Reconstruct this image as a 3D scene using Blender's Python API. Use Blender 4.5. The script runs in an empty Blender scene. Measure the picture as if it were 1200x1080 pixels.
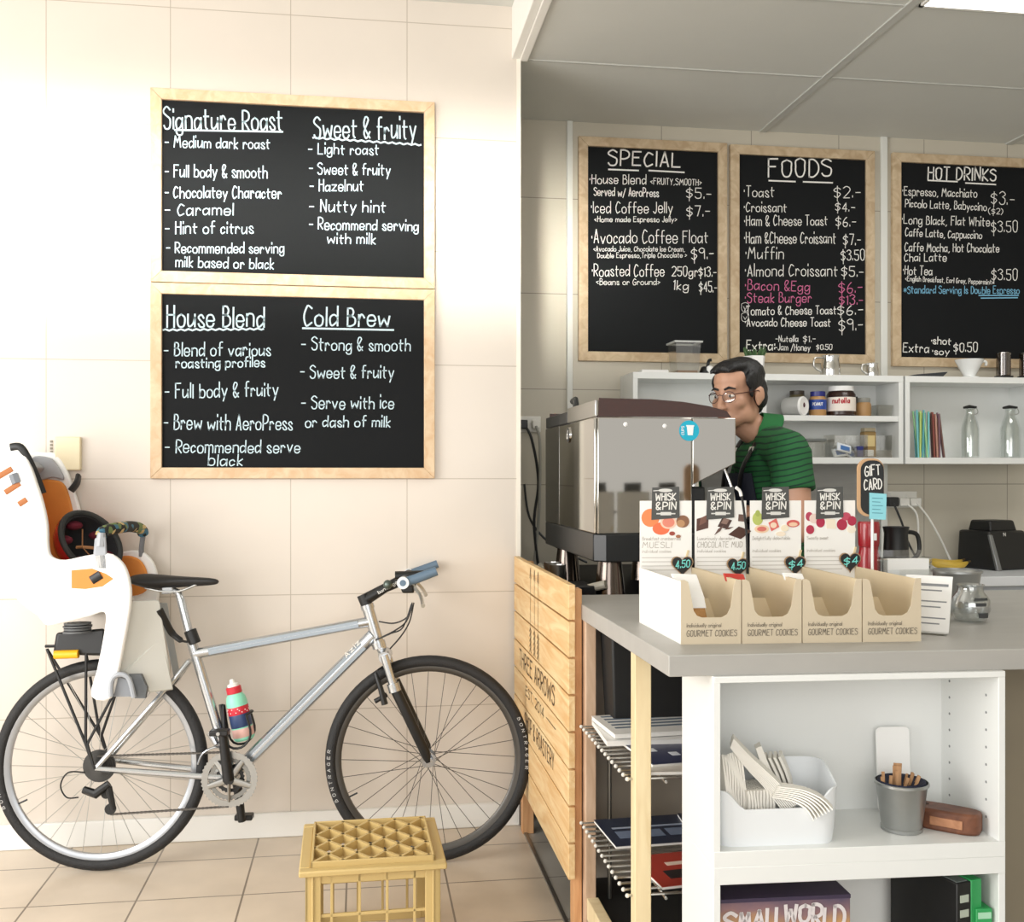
import bpy, bmesh, math, random
from mathutils import Vector as V, Matrix as M4, Euler
R = math.radians
random.seed(7)
SC = bpy.context.scene
COL = SC.collection

# ------------------------------------------------------------------ camera
EYE, FPX, HOR, YAW = V((0, 0, 1.30)), 1210.0, 556.0, R(8.32)
cam = bpy.data.cameras.new('camera'); cam_o = bpy.data.objects.new('camera', cam); COL.objects.link(cam_o)
cam.sensor_width = 36; cam.lens = 36 * FPX / 1200; cam.shift_y = (HOR - 540) / 1200
cam.clip_start = .05; cam.clip_end = 60
cam_o.location = EYE; cam_o.rotation_euler = (math.pi / 2, 0, -YAW)
SC.camera = cam_o
FW, RT, UP = V((math.sin(YAW), math.cos(YAW), 0)), V((math.cos(YAW), -math.sin(YAW), 0)), V((0, 0, 1))

# ------------------------------------------------------------------ world, light, exposure
SC.view_settings.view_transform = 'Standard'; SC.view_settings.look = 'None'
SC.view_settings.exposure = 0.0; SC.view_settings.gamma = 1; SC.view_settings.use_curve_mapping = False
w = bpy.data.worlds.new('sky'); SC.world = w; w.use_nodes = True
w.node_tree.nodes['Background'].inputs[0].default_value = (1, .975, .94, 1)
w.node_tree.nodes['Background'].inputs[1].default_value = .85

def area(name, loc, target, sx, sy, power, col):
    l = bpy.data.lights.new(name, 'AREA'); l.shape = 'RECTANGLE'; l.size = sx; l.size_y = sy
    l.energy = power; l.color = col
    o = bpy.data.objects.new(name, l); COL.objects.link(o); o.location = loc
    o.rotation_euler = (V(target) - V(loc)).to_track_quat('-Z', 'Y').to_euler()
    return o
area('assumed_window_daylight', (-3.0, 1.3, 1.5), (0.0, 2.7, 1.0), 2.4, 2.2, 128, (1, .985, .96))  # area lamp for an assumed side window out of view, inferred from the side light
area('assumed_shopfront_daylight', (-.6, -2.6, 2.0), (.3, 3, 1.2), 4.0, 2.2, 92, (1, .985, .965))  # area lamp standing in for an assumed glazed shopfront behind the camera
sb = area('added_sun_band_lamp', (-2.2, -2.0, 2.5), (-.4, 3.8, 2.27), 2.6, .16, 9, (1, .97, .88)); sb.data.spread = R(9)  # added narrow-spread area lamp: imitates a band of sunlight on the tiled wall

# ------------------------------------------------------------------ pixel -> point on a known plane
def P(u, v, X=None, Y=None, Z=None, D=None):
    d = FW + RT * ((u - 600) / FPX) + UP * ((HOR - v) / FPX)
    if X is not None: t = X / d.x
    elif Y is not None: t = Y / d.y
    elif Z is not None: t = (Z - EYE.z) / d.z
    else: t = D
    return EYE + d * t

# ------------------------------------------------------------------ materials
def lin(h):
    if not isinstance(h, str): return h
    c = [int(h[i:i + 2], 16) / 255 for i in (0, 2, 4)]
    return tuple(x / 12.92 if x <= .04045 else ((x + .055) / 1.055) ** 2.4 for x in c)
MATS = {}
def mat(name, col, rough=.5, metal=0, var=0, vscale=8, bump=0, bscale=60, trans=0, alpha=1, emit=0, coat=0, spec=.5, stretch=None):
    if name in MATS: return MATS[name]
    m = bpy.data.materials.new(name); m.use_nodes = True; MATS[name] = m
    n, L = m.node_tree.nodes, m.node_tree.links
    b = n['Principled BSDF']; c = lin(col)
    b.inputs['Base Color'].default_value = (*c, 1); b.inputs['Roughness'].default_value = rough
    b.inputs['Metallic'].default_value = metal; b.inputs['Specular IOR Level'].default_value = spec
    b.inputs['Coat Weight'].default_value = coat
    if trans: b.inputs['Transmission Weight'].default_value = trans
    if alpha < 1: b.inputs['Alpha'].default_value = alpha
    if emit:
        b.inputs['Emission Color'].default_value = (*c, 1); b.inputs['Emission Strength'].default_value = emit
    if var or bump:
        tc = n.new('ShaderNodeTexCoord'); mp = n.new('ShaderNodeMapping'); L.new(tc.outputs['Object'], mp.inputs[0])
        if stretch: mp.inputs['Scale'].default_value = stretch
    if var:
        t = n.new('ShaderNodeTexNoise'); t.inputs['Scale'].default_value = vscale; t.inputs['Detail'].default_value = 4
        L.new(mp.outputs[0], t.inputs['Vector'])
        x = n.new('ShaderNodeMix'); x.data_type = 'RGBA'
        x.inputs[6].default_value = (*[max(0, k * (1 - var)) for k in c], 1); x.inputs[7].default_value = (*[min(1, k * (1 + var)) for k in c], 1)
        L.new(t.outputs['Fac'], x.inputs[0]); L.new(x.outputs[2], b.inputs['Base Color'])
    if bump:
        t2 = n.new('ShaderNodeTexNoise'); t2.inputs['Scale'].default_value = bscale; t2.inputs['Detail'].default_value = 3
        L.new(mp.outputs[0], t2.inputs['Vector'])
        bp = n.new('ShaderNodeBump'); bp.inputs['Strength'].default_value = bump; bp.inputs['Distance'].default_value = .01
        L.new(t2.outputs['Fac'], bp.inputs['Height']); L.new(bp.outputs[0], b.inputs['Normal'])
    return m

def wood(name, c1, c2, stretch=(1, 14, 14), scale=3, rough=.5):
    if name in MATS: return MATS[name]
    m = mat(name, c1, rough); n, L = m.node_tree.nodes, m.node_tree.links
    tc = n.new('ShaderNodeTexCoord'); mp = n.new('ShaderNodeMapping'); mp.inputs['Scale'].default_value = stretch
    L.new(tc.outputs['Object'], mp.inputs[0])
    t = n.new('ShaderNodeTexNoise'); t.inputs['Scale'].default_value = scale; t.inputs['Detail'].default_value = 6; t.inputs['Distortion'].default_value = 1.2
    L.new(mp.outputs[0], t.inputs['Vector'])
    r = n.new('ShaderNodeValToRGB'); r.color_ramp.elements[0].position = .35; r.color_ramp.elements[1].position = .68
    r.color_ramp.elements[0].color = (*lin(c2), 1); r.color_ramp.elements[1].color = (*lin(c1), 1)
    L.new(t.outputs['Fac'], r.inputs[0]); L.new(r.outputs[0], n['Principled BSDF'].inputs['Base Color'])
    return m

def tiles(name, col, line, pitch, off, axes, width=.004, rough=.35, var=.05, vscale=3, bump=.25):
    """square tiles: joint lines every pitch along two world axes"""
    m = mat(name, col, rough, var=var, vscale=vscale); n, L = m.node_tree.nodes, m.node_tree.links
    g = n.new('ShaderNodeNewGeometry'); s = n.new('ShaderNodeSeparateXYZ'); L.new(g.outputs['Position'], s.inputs[0])
    masks = []
    for ax, p, o in zip(axes, pitch, off):
        a = n.new('ShaderNodeMath'); a.operation = 'SUBTRACT'; L.new(s.outputs[ax], a.inputs[0]); a.inputs[1].default_value = o - p / 2
        q = n.new('ShaderNodeMath'); q.operation = 'PINGPONG'; L.new(a.outputs[0], q.inputs[0]); q.inputs[1].default_value = p / 2
        k = n.new('ShaderNodeMath'); k.operation = 'GREATER_THAN'; L.new(q.outputs[0], k.inputs[0]); k.inputs[1].default_value = p / 2 - width / 2
        masks.append(k)
    x = n.new('ShaderNodeMath'); x.operation = 'MAXIMUM'; L.new(masks[0].outputs[0], x.inputs[0]); L.new(masks[1].outputs[0], x.inputs[1])
    b = n['Principled BSDF']; src = b.inputs['Base Color'].links[0].from_socket
    mx = n.new('ShaderNodeMix'); mx.data_type = 'RGBA'; L.new(x.outputs[0], mx.inputs[0]); L.new(src, mx.inputs[6]); mx.inputs[7].default_value = (*lin(line), 1)
    L.new(mx.outputs[2], b.inputs['Base Color'])
    iv = n.new('ShaderNodeMath'); iv.operation = 'SUBTRACT'; iv.inputs[0].default_value = 1; L.new(x.outputs[0], iv.inputs[1])
    bp = n.new('ShaderNodeBump'); bp.inputs['Strength'].default_value = bump; bp.inputs['Distance'].default_value = .003
    L.new(iv.outputs[0], bp.inputs['Height']); L.new(bp.outputs[0], b.inputs['Normal'])
    return m

def glass(name, tint=(1, 1, 1), refl=.12, rough=.02):
    """thin clear sheet: mostly see-through with a fresnel sheen"""
    if name in MATS: return MATS[name]
    m = bpy.data.materials.new(name); m.use_nodes = True; MATS[name] = m
    n, L = m.node_tree.nodes, m.node_tree.links; n.remove(n['Principled BSDF'])
    t = n.new('ShaderNodeBsdfTransparent'); t.inputs[0].default_value = (*tint, 1)
    g = n.new('ShaderNodeBsdfGlossy'); g.inputs['Roughness'].default_value = rough
    lw = n.new('ShaderNodeLayerWeight'); lw.inputs[0].default_value = .35
    a = n.new('ShaderNodeMath'); a.operation = 'MULTIPLY_ADD'; L.new(lw.outputs['Facing'], a.inputs[0]); a.inputs[1].default_value = .4; a.inputs[2].default_value = refl * .4
    x = n.new('ShaderNodeMixShader'); L.new(a.outputs[0], x.inputs[0]); L.new(t.outputs[0], x.inputs[1]); L.new(g.outputs[0], x.inputs[2])
    L.new(x.outputs[0], n['Material Output'].inputs[0])
    return m

# ------------------------------------------------------------------ mesh collector
class MB:
    def __init__(s): s.v, s.f, s.m = [], [], M4.Identity(4)
    def add(s, vs, fs):
        k = len(s.v); s.v += [s.m @ V(p) for p in vs]; s.f += [tuple(i + k for i in f) for f in fs]; return s
    def box(s, x0, x1, y0, y1, z0, z1):
        return s.add([(x, y, z) for z in (z0, z1) for y in (y0, y1) for x in (x0, x1)],
                     [(0, 2, 3, 1), (4, 5, 7, 6), (0, 1, 5, 4), (2, 6, 7, 3), (0, 4, 6, 2), (1, 3, 7, 5)])
    def hexa(s, b, t):      # bottom quad, top quad (same winding)
        return s.add(list(b) + list(t), [(3, 2, 1, 0), (4, 5, 6, 7)] + [(i, (i + 1) % 4, 4 + (i + 1) % 4, 4 + i) for i in range(4)])
    def rings(s, rs, closed=True, caps=True, loop=False):
        n = len(rs[0]); vs = [p for r in rs for p in r]; fs = []
        for i in range(len(rs) - (0 if loop else 1)):
            a, b = i * n, ((i + 1) % len(rs)) * n
            for j in range(n if closed else n - 1):
                j2 = (j + 1) % n; fs.append((a + j, a + j2, b + j2, b + j))
        if caps and not loop:
            fs.append(tuple(range(n - 1, -1, -1))); k = (len(rs) - 1) * n; fs.append(tuple(range(k, k + n)))
        return s.add(vs, fs)
    def tube(s, pts, r, n=10, loop=False, flat=1.0, up=None, caps=True):
        pts = [V(p) for p in pts]; m = len(pts); rr = r if isinstance(r, (list, tuple)) else [r] * m
        T = []
        for i in range(m):
            a = pts[(i - 1) % m] if (i or loop) else pts[0]; b = pts[(i + 1) % m] if (i < m - 1 or loop) else pts[-1]
            T.append((b - a).normalized())
        x = V(up) if up else (V((0, 0, 1)) if abs(T[0].z) < .9 else V((0, 1, 0)))
        out = []
        for i in range(m):
            x = (x - T[i] * x.dot(T[i])); x = x.normalized() if x.length > 1e-6 else T[i].orthogonal().normalized()
            y = T[i].cross(x)
            out.append([pts[i] + (x * math.cos(2 * math.pi * k / n) + y * flat * math.sin(2 * math.pi * k / n)) * rr[i] for k in range(n)])
        return s.rings(out, loop=loop, caps=caps)
    def cyl(s, a, b, r, n=16, r2=None): return s.tube([a, b], [r, r if r2 is None else r2], n)
    def lathe(s, prof, c=(0, 0, 0), ax=None, n=24, sx=1, sy=1, close=False):
        c = V(c); q = V((0, 0, 1)).rotation_difference(V(ax)) if ax else None
        rs = []
        for r, z in prof:
            ring = [V((r * sx * math.cos(2 * math.pi * k / n), r * sy * math.sin(2 * math.pi * k / n), z)) for k in range(n)]
            rs.append([c + (q @ p if q else p) for p in ring])
        return s.rings(rs, caps=not close, loop=close)
    def prism(s, poly, fn, t):   # poly 2D, fn(a,b)->point, t extrude vector
        a = [V(fn(*p)) for p in poly]; n = len(a); t = V(t)
        return s.add(a + [p + t for p in a], [tuple(range(n)), tuple(range(2 * n - 1, n - 1, -1))] + [(i, i + n, (i + 1) % n + n, (i + 1) % n) for i in range(n)])
    def ball(s, c, r, n=12, q=None):
        r = r if isinstance(r, (tuple, list)) else (r, r, r); c = V(c); rs = []
        for i in range(n // 2 + 1):
            th = math.pi * max(.02, min(.98, i / (n // 2)))
            ring = [V((r[0] * math.sin(th) * math.cos(2 * math.pi * k / n), r[1] * math.sin(th) * math.sin(2 * math.pi * k / n), -r[2] * math.cos(th))) for k in range(n)]
            rs.append([c + (q @ p if q else p) for p in ring])
        return s.rings(rs)

def wloc(o):
    p = V(o.location)
    while o.parent: o = o.parent; p = p + V(o.location)
    return p
def obj(name, mb, m, parent=None, bevel=0, smooth=35, loc=None, subsurf=0, seg=2):
    base = wloc(parent) if parent else (V(loc) if loc else V((0, 0, 0)))
    me = bpy.data.meshes.new(name); me.from_pydata([p - base for p in mb.v], [], mb.f); me.update()
    bm = bmesh.new(); bm.from_mesh(me); bmesh.ops.recalc_face_normals(bm, faces=bm.faces); bm.to_mesh(me); bm.free()
    me.materials.append(m)
    if smooth:
        me.shade_smooth(); me.set_sharp_from_angle(angle=R(smooth))
    o = bpy.data.objects.new(name, me); COL.objects.link(o)
    if parent: o.parent = parent
    else: o.location = base
    if bevel:
        b = o.modifiers.new('soft_edges', 'BEVEL'); b.width = bevel; b.segments = seg; b.limit_method = 'ANGLE'; b.angle_limit = R(40)
    if subsurf:
        b = o.modifiers.new('smooth', 'SUBSURF'); b.levels = subsurf; b.render_levels = subsurf
    return o
def tag(o, label, cat, group=None, kind=None):
    o['label'] = label; o['category'] = cat
    if group: o['group'] = group
    if kind: o['kind'] = kind
    return o
def thing(name, label, cat, loc, group=None):
    o = bpy.data.objects.new(name, None); COL.objects.link(o); o.location = loc; o.empty_display_size = .05
    return tag(o, label, cat, group)
def struct(name, mb, m, **k):
    o = obj(name, mb, m, **k); o['kind'] = 'structure'; return o
def dup(o, loc=None, label=None, rotz=None, group=None, parent=None):
    c = o.copy(); COL.objects.link(c)
    if parent: c.parent = parent
    if loc is not None: c.location = loc
    if rotz is not None: c.rotation_euler = (0, 0, rotz)
    if label: c['label'] = label
    if group: c['group'] = group
    for ch in list(o.children): dup(ch, parent=c)
    return c
def boxm(*a):
    return MB().box(*a)
def smooth_pts(p, k=4, loop=False):
    p = [V(q) for q in p]; n = len(p); out = []
    if n < 3: return p
    for i in range(n if loop else n - 1):
        a, b, c, d = (p[(i - 1) % n], p[i], p[(i + 1) % n], p[(i + 2) % n]) if loop else (p[max(i - 1, 0)], p[i], p[i + 1], p[min(i + 2, n - 1)])
        for j in range(k):
            t = j / k
            out.append(.5 * ((2 * b) + (c - a) * t + (2 * a - 5 * b + 4 * c - d) * t * t + (3 * b - a - 3 * c + d) * t ** 3))
    if not loop: out.append(p[-1])
    return out
def rrect(w, h, r, n=4):
    out = []
    for cx, cy, a0 in ((w / 2 - r, h / 2 - r, 0), (-w / 2 + r, h / 2 - r, 90), (-w / 2 + r, -h / 2 + r, 180), (w / 2 - r, -h / 2 + r, 270)):
        for i in range(n + 1):
            a = R(a0 + 90 * i / n); out.append((cx + r * math.cos(a), cy + r * math.sin(a)))
    return out

# ------------------------------------------------------------------ hand lettering: single-stroke glyphs, "!" = straight strokes
GL = {'A': '!022942/!1434', 'B': '!0209/092938372606/062645432202', 'C': '4829180604122243', 'D': '!0209/092947442202', 'E': '!49090242/!0636', 'F': '!490902/!0636',
 'G': '48291806041222324345/!4525', 'H': '!0209/!4249/!0646', 'I': '!0209', 'J': '3934221203', 'K': '!0209/!490542', 'L': '!090242', 'M': '!0219355962', 'N': '!02094249',
 'O': '29080604123244464829', 'P': '!0209/092948462505', 'Q': '29080604123244464829/!2441', 'R': '!0209/092948462505/!1542', 'S': '48290807264543321203', 'T': '!0949/!2922',
 'U': '090412324449', 'V': '!092249', 'W': '!0912375269', 'X': '!0249/!0942', 'Y': '!0925/!4925/!2522', 'Z': '!09490242',
 'a': '45260503123345/!4642', 'b': '!0902/0416364543321203', 'c': '352605031233', 'd': '45260503123344/!4942', 'e': '04444536160503123243', 'f': '39291812/!0636',
 'g': '45260503123345/4641301001', 'h': '!0902/0416364542', 'i': '!0206/!0809', 'j': '161100/!1718', 'k': '!0902/!360432', 'l': '!0902', 'm': '!0602/0516263532/3546566562',
 'n': '!0602/0516364542', 'o': '2605031232434526', 'p': '!0600/0416364543321203', 'q': '45260503123345/!4640', 'r': '!0602/04162635', 's': '3526160533321203', 't': '181322/!0636',
 'u': '0603123345/!4642', 'v': '!062246', 'w': '!0612355266', 'x': '!0246/!0642', 'y': '!0622/!4610', 'z': '!06460242',
 '0': '29080604123244464829', '1': '!081912', '2': '0829484602/!0242', '3': '0829484726/264543321203', '4': '!32390444', '5': '!490906/063645433212 03'.replace(' ', ''), '6': '391704123244351504',
 '7': '!094922', '8': '290826442204264829', '9': '48290807163648/!4842', '$': '47280706354433220 3'.replace(' ', '') + '/!2120/!2921', '&': '4206193804122244', '-': '!0535', '.': '!0203', ',': '!1201',
 ':': '!0304/!0607', '/': '!0149', '<': '!360533', '>': '!063503', '*': '!0446/!0644/!2327', "'": '!0908', '(': '290704 21'.replace(' ', ''), ')': '09272401', '~': '!0505'}
GL['·'] = '!0506'
def text_width(t):
    x = 0
    for ch in t:
        if ch == ' ': x += 3.4; continue
        d = GL[ch].replace('!', '').replace('/', ''); x += max(int(c) for c in d[0::2]) + 2.0
    return x - 2.0
def ribbon(mb, pts, wdt, nrm, lift):
    n = nrm; L, Rr = [], []
    for i, p in enumerate(pts):
        a, b = pts[max(i - 1, 0)], pts[min(i + 1, len(pts) - 1)]
        t = (b - a)
        t = t.normalized() if t.length > 1e-9 else V((1, 0, 0))
        s = t.cross(n) * (wdt / 2)
        e = t * (wdt * .4) if i == len(pts) - 1 else (-t * (wdt * .4) if i == 0 else V((0, 0, 0)))
        L.append(p + s + e + n * lift); Rr.append(p - s + e + n * lift)
    m = len(pts)
    mb.add(L + Rr, [(i, i + 1, m + i + 1, m + i) for i in range(m - 1)])
def write(mb, t, p0, p1, cap, nrm, wdt, jit=.25, lift=.0012, upv=None):
    """strokes of t along the base line p0->p1 on a plane with normal nrm"""
    p0, p1 = V(p0), V(p1); nrm = V(nrm).normalized(); r = p1 - p0; W = max(text_width(t), 4 if len(t) == 1 else 1.5); sx = r.length / W
    r.normalize(); up = V(upv) if upv else nrm.cross(r); sy = cap / 7; x = 0
    rnd = random.Random(t)
    for ch in t:
        if ch == ' ': x += 3.4; continue
        jx, jy, js = rnd.uniform(-jit, jit) * .5, rnd.uniform(-jit, jit), 1 + rnd.uniform(-jit, jit) * .3
        wd = 0
        for st in GL[ch].split('/'):
            straight = st[0] == '!'; st = st.lstrip('!')
            pts = [V((int(st[i]), int(st[i + 1]), 0)) for i in range(0, len(st), 2)]
            wd = max(wd, max(p.x for p in pts))
            if not straight and len(pts) > 2: pts = smooth_pts(pts, 3)
            ww = [p0 + r * ((x + jx + q.x + .06 * (q.y - 2)) * sx) + up * (((q.y - 2) * js + jy) * sy) for q in pts]
            for seg in ([ww[i:i + 2] for i in range(len(ww) - 1)] if straight else [ww]): ribbon(mb, seg, wdt, nrm, lift)
        x += wd + 2.0
def wavy(mb, a, b, nrm, wdt, amp, n, lift=.0012):
    a, b = V(a), V(b); up = V(nrm).cross((b - a).normalized())
    ribbon(mb, [a.lerp(b, i / (4 * n)) + up * amp * math.sin(i * math.pi / 2) for i in range(4 * n + 1)] if n else [a, b], wdt, V(nrm), lift)

# ================================================================== the setting
YW, XC, YB, ZK = 3.80, .585, 4.45, 2.85
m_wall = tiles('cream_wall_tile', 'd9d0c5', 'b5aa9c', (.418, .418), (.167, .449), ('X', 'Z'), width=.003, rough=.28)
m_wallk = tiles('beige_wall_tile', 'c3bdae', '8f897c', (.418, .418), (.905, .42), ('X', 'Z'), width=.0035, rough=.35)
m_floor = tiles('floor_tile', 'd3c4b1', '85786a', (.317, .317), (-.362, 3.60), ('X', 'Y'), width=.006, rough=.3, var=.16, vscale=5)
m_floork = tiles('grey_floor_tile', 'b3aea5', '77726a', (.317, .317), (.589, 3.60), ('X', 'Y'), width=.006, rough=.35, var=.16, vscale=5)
m_white = mat('white_paint', 'ecebe6', .45)
m_ceil = mat('ceiling_board', 'd4d5d0', .7, var=.02)
m_brown = mat('brown_wall_panel', '8d8370', .6, var=.06)  # even brown-beige of the counter's recessed front panel
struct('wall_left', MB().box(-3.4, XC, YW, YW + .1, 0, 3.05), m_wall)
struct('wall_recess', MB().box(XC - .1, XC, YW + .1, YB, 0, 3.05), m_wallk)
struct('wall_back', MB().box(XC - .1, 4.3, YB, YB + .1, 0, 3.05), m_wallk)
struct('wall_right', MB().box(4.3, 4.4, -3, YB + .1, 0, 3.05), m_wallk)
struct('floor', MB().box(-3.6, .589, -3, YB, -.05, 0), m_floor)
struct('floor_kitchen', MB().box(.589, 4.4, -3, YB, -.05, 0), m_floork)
struct('ceiling', MB().box(-3.6, XC, -3, YW + .1, 3.04, 3.1), m_ceil)
struct('ceiling_kitchen', MB().box(XC - .0, 4.4, -3, YB + .1, ZK, ZK + .05), m_ceil)
b = MB()
for y in (YW + .01, 3.19, 2.57, 1.95, 1.33): b.box(XC + .03, 4.3, y - .006, y + .006, ZK - .003, ZK)
for x in (1.793, 3.0): b.box(x - .016, x + .016, -1, YB, ZK - .006, ZK)
struct('trim_1', b, mat('ceiling_joint', 'c3c4bf', .6))
struct('trim_2', MB().box(XC - .03, XC + .0, -3, YW, ZK - .005, 3.04).box(XC, XC + .03, -3, YW, ZK - .012, ZK + .02), mat('bulkhead_white', 'f2f0ea', .5), bevel=.003)
struct('trim_3', MB().box(.905 - .013, .905 + .013, YB - .014, YB, .3, ZK), mat('joint_strip', 'd9dad4', .4), bevel=.003)
struct('trim_4', MB().box(2.375 - .016, 2.375 + .016, YB - .014, YB, .3, ZK), MATS['joint_strip'], bevel=.003)
struct('trim_5', MB().box(.582, .596, -.5, 3.79, -.001, .006), mat('floor_metal_strip', '98948c', .35, metal=.8), bevel=.002)
struct('trim_6', MB().box(XC - .012, XC + .003, YW - .004, YW + .1, 0, ZK), mat('corner_bead', 'efe9dc', .4))
struct('baseboard_left', MB().box(-3.4, XC - .002, YW - .018, YW, 0, .088), m_white, bevel=.004)
# ceiling light panel
t = thing('ceiling_light', 'bright rectangular light panel set in the grey kitchen ceiling', 'ceiling light', (2.4, 2.88, ZK))
obj('frame', MB().box(1.82, 2.98, 2.6, 2.612, ZK - .01, ZK).box(1.82, 2.98, 3.163, 3.175, ZK - .01, ZK).box(1.82, 1.832, 2.6, 3.175, ZK - .01, ZK).box(2.968, 2.98, 2.6, 3.175, ZK - .01, ZK), m_white, t)
obj('diffuser', MB().box(1.832, 2.968, 2.612, 3.163, ZK - .008, ZK - .002), mat('light_diffuser', (1, .98, .94), .5, emit=9), t)

# wall switch plate
t = thing('switch_plate', 'cream blank switch plate on the tiled wall behind the child seat', 'switch plate', P(82, 532, Y=YW))
a, c = P(66, 551, Y=YW), P(96, 512, Y=YW)
obj('plate', MB().box(a.x, c.x, YW - .022, YW, a.z, c.z), mat('cream_plastic', 'e8dcba', .45), t, bevel=.004)
b = MB()
for i in range(4): b.box(a.x - .02, a.x - .012, YW - .004, YW, c.z - .02 - i * .012, c.z - .012 - i * .012)
obj('vent_slots', b, mat('dark_slot', '8f887b', .7), t)

# ================================================================== chalkboards
m_frame = wood('pine_frame', 'dcc6a6', 'd0ae88', (3, 3, 3), 6)
m_framek = wood('oak_frame', 'cdb99a', 'b49c7c', (3, 3, 3), 6)
m_slate = mat('slate', '141618', .65, var=.15, vscale=4, spec=.15)
m_chalkb = mat('blue_white_chalk', 'c6dbe4', .9); m_chalk = mat('white_chalk', 'ecebe6', .9)
m_pink = mat('pink_chalk', 'cf6f98', .9); m_cyan = mat('sky_blue_chalk', '79b4d2', .9)
def board(label, x0, x1, z0, z1, yw, fwid, mf, th=.022):
    t = thing('chalkboard', label, 'chalkboard', (x0, yw, z0))
    b = MB(); y0, y1 = yw - th, yw; f = fwid
    o, i = [(x0, z0), (x1, z0), (x1, z1), (x0, z1)], [(x0 + f, z0 + f), (x1 - f, z0 + f), (x1 - f, z1 - f), (x0 + f, z1 - f)]
    for k in range(4):
        q = [o[k], o[(k + 1) % 4], i[(k + 1) % 4], i[k]]
        b.prism(q, lambda p, r: (p, y0, r), (0, th, 0))
    obj('frame', b, mf, t, bevel=.002)
    obj('slate', MB().box(x0 + f - .003, x1 - f + .003, yw - th * .45, yw - .002, z0 + f - .003, z1 - f + .003), m_slate, t)
    return t, yw - th * .45
def letters(name, t, ys, lines, conv, m, wdt, parent_label=None):
    b = None
    for L in lines:
        if L[0] == '_':
            wavy(b, P(*conv(L[1], L[2]), Y=ys), P(*conv(L[3], L[4]), Y=ys), (0, -1, 0), wdt, L[5] if len(L) > 5 else 0, L[6] if len(L) > 6 else 0)
        else:
            b = MB(); p0, p1 = P(*conv(L[1], L[2]), Y=ys), P(*conv(L[3], L[4]), Y=ys)
            q = P(*conv(L[1], L[2] - L[5]), Y=ys)
            write(b, L[0], p0, p1, (q - p0).length * .92, (0, -1, 0), wdt * .72 * (L[6] if len(L) > 6 else 1))
            todo.append((name, b, t, m, parent_label))
    for nm, b, t_, m_, pl in todo:
        o = obj(nm, b, m_, t_, smooth=0)
        if pl: o['label'] = pl
    todo.clear()
todo = []
def cv(s, ox, oy): return lambda x, y: (ox + x / s, oy + y / s)
xl, xr = P(176, 330, Y=YW - .02).x, P(509.5, 330, Y=YW - .02).x
zt, zm, zb = P(343, 111, Y=YW - .02).z, P(343, 334.5, Y=YW - .02).z, P(343, 560.5, Y=YW - .02).z
t, ys = board('pine-framed chalkboard headed signature roast and sweet and fruity', xl, xr, zm + .0015, zt, YW, .039, m_frame)
letters('chalk_heading', t, ys, [('Signature Roast', 108, 205, 568, 207, 88, 1.25), ('_', 150, 208, 570, 215), ('Sweet & fruity', 695, 238, 1090, 243, 88, 1.25), ('_', 690, 238, 1110, 266, .0025, 14)], cv(3.3333, 160, 90), m_chalkb, .0062)
letters('chalk_line', t, ys, [('- Medium dark roast', 112, 275, 520, 282, 46), ('- Full body & smooth', 112, 390, 510, 395, 52), ('- Chocolatey Character', 112, 472, 565, 475, 50), ('- Caramel', 112, 540, 378, 540, 50),
  ('- Hint of citrus', 112, 612, 455, 612, 48), ('- Recommended serving', 118, 688, 575, 688, 46), ('milk based or black', 153, 742, 535, 750, 44), ('- Light roast', 672, 300, 945, 305, 44),
  ('- Sweet & fruity', 675, 378, 990, 385, 48), ('- Hazelnut', 678, 445, 885, 447, 46), ('- Nutty hint', 675, 525, 972, 530, 48), ('- Recommend serving', 675, 595, 1100, 602, 46), ('with milk', 745, 650, 932, 652, 42)], cv(3.3333, 160, 90), m_chalkb, .0055)
t, ys = board('pine-framed chalkboard headed house blend and cold brew', xl, xr, zb, zm - .0015, YW, .039, m_frame)
letters('chalk_heading', t, ys, [('House Blend', 120, 210, 498, 208, 88, 1.25), ('_', 105, 222, 495, 218, .0025, 13), ('Cold Brew', 655, 205, 988, 205, 80, 1.25), ('_', 650, 215, 1003, 222)], cv(3.3333, 160, 320), m_chalkb, .0066)
letters('chalk_line', t, ys, [('- Blend of various', 108, 322, 522, 322, 54), ('roasting profiles', 155, 370, 500, 365, 42), ('- Full body & fruity', 112, 488, 552, 478, 60), ('- Brew with AeroPress', 108, 610, 607, 612, 62), ('- Recommended serve', 112, 700, 637, 700, 54),
  ('black', 280, 750, 412, 752, 48), ('- Strong & smooth', 645, 300, 1068, 303, 54), ('- Sweet & fruity', 640, 408, 1003, 410, 54), ('- Serve with ice', 645, 530, 1003, 528, 54), ('or dash of milk', 660, 600, 990, 600, 46)], cv(3.3333, 160, 320), m_chalkb, .0058)
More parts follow.
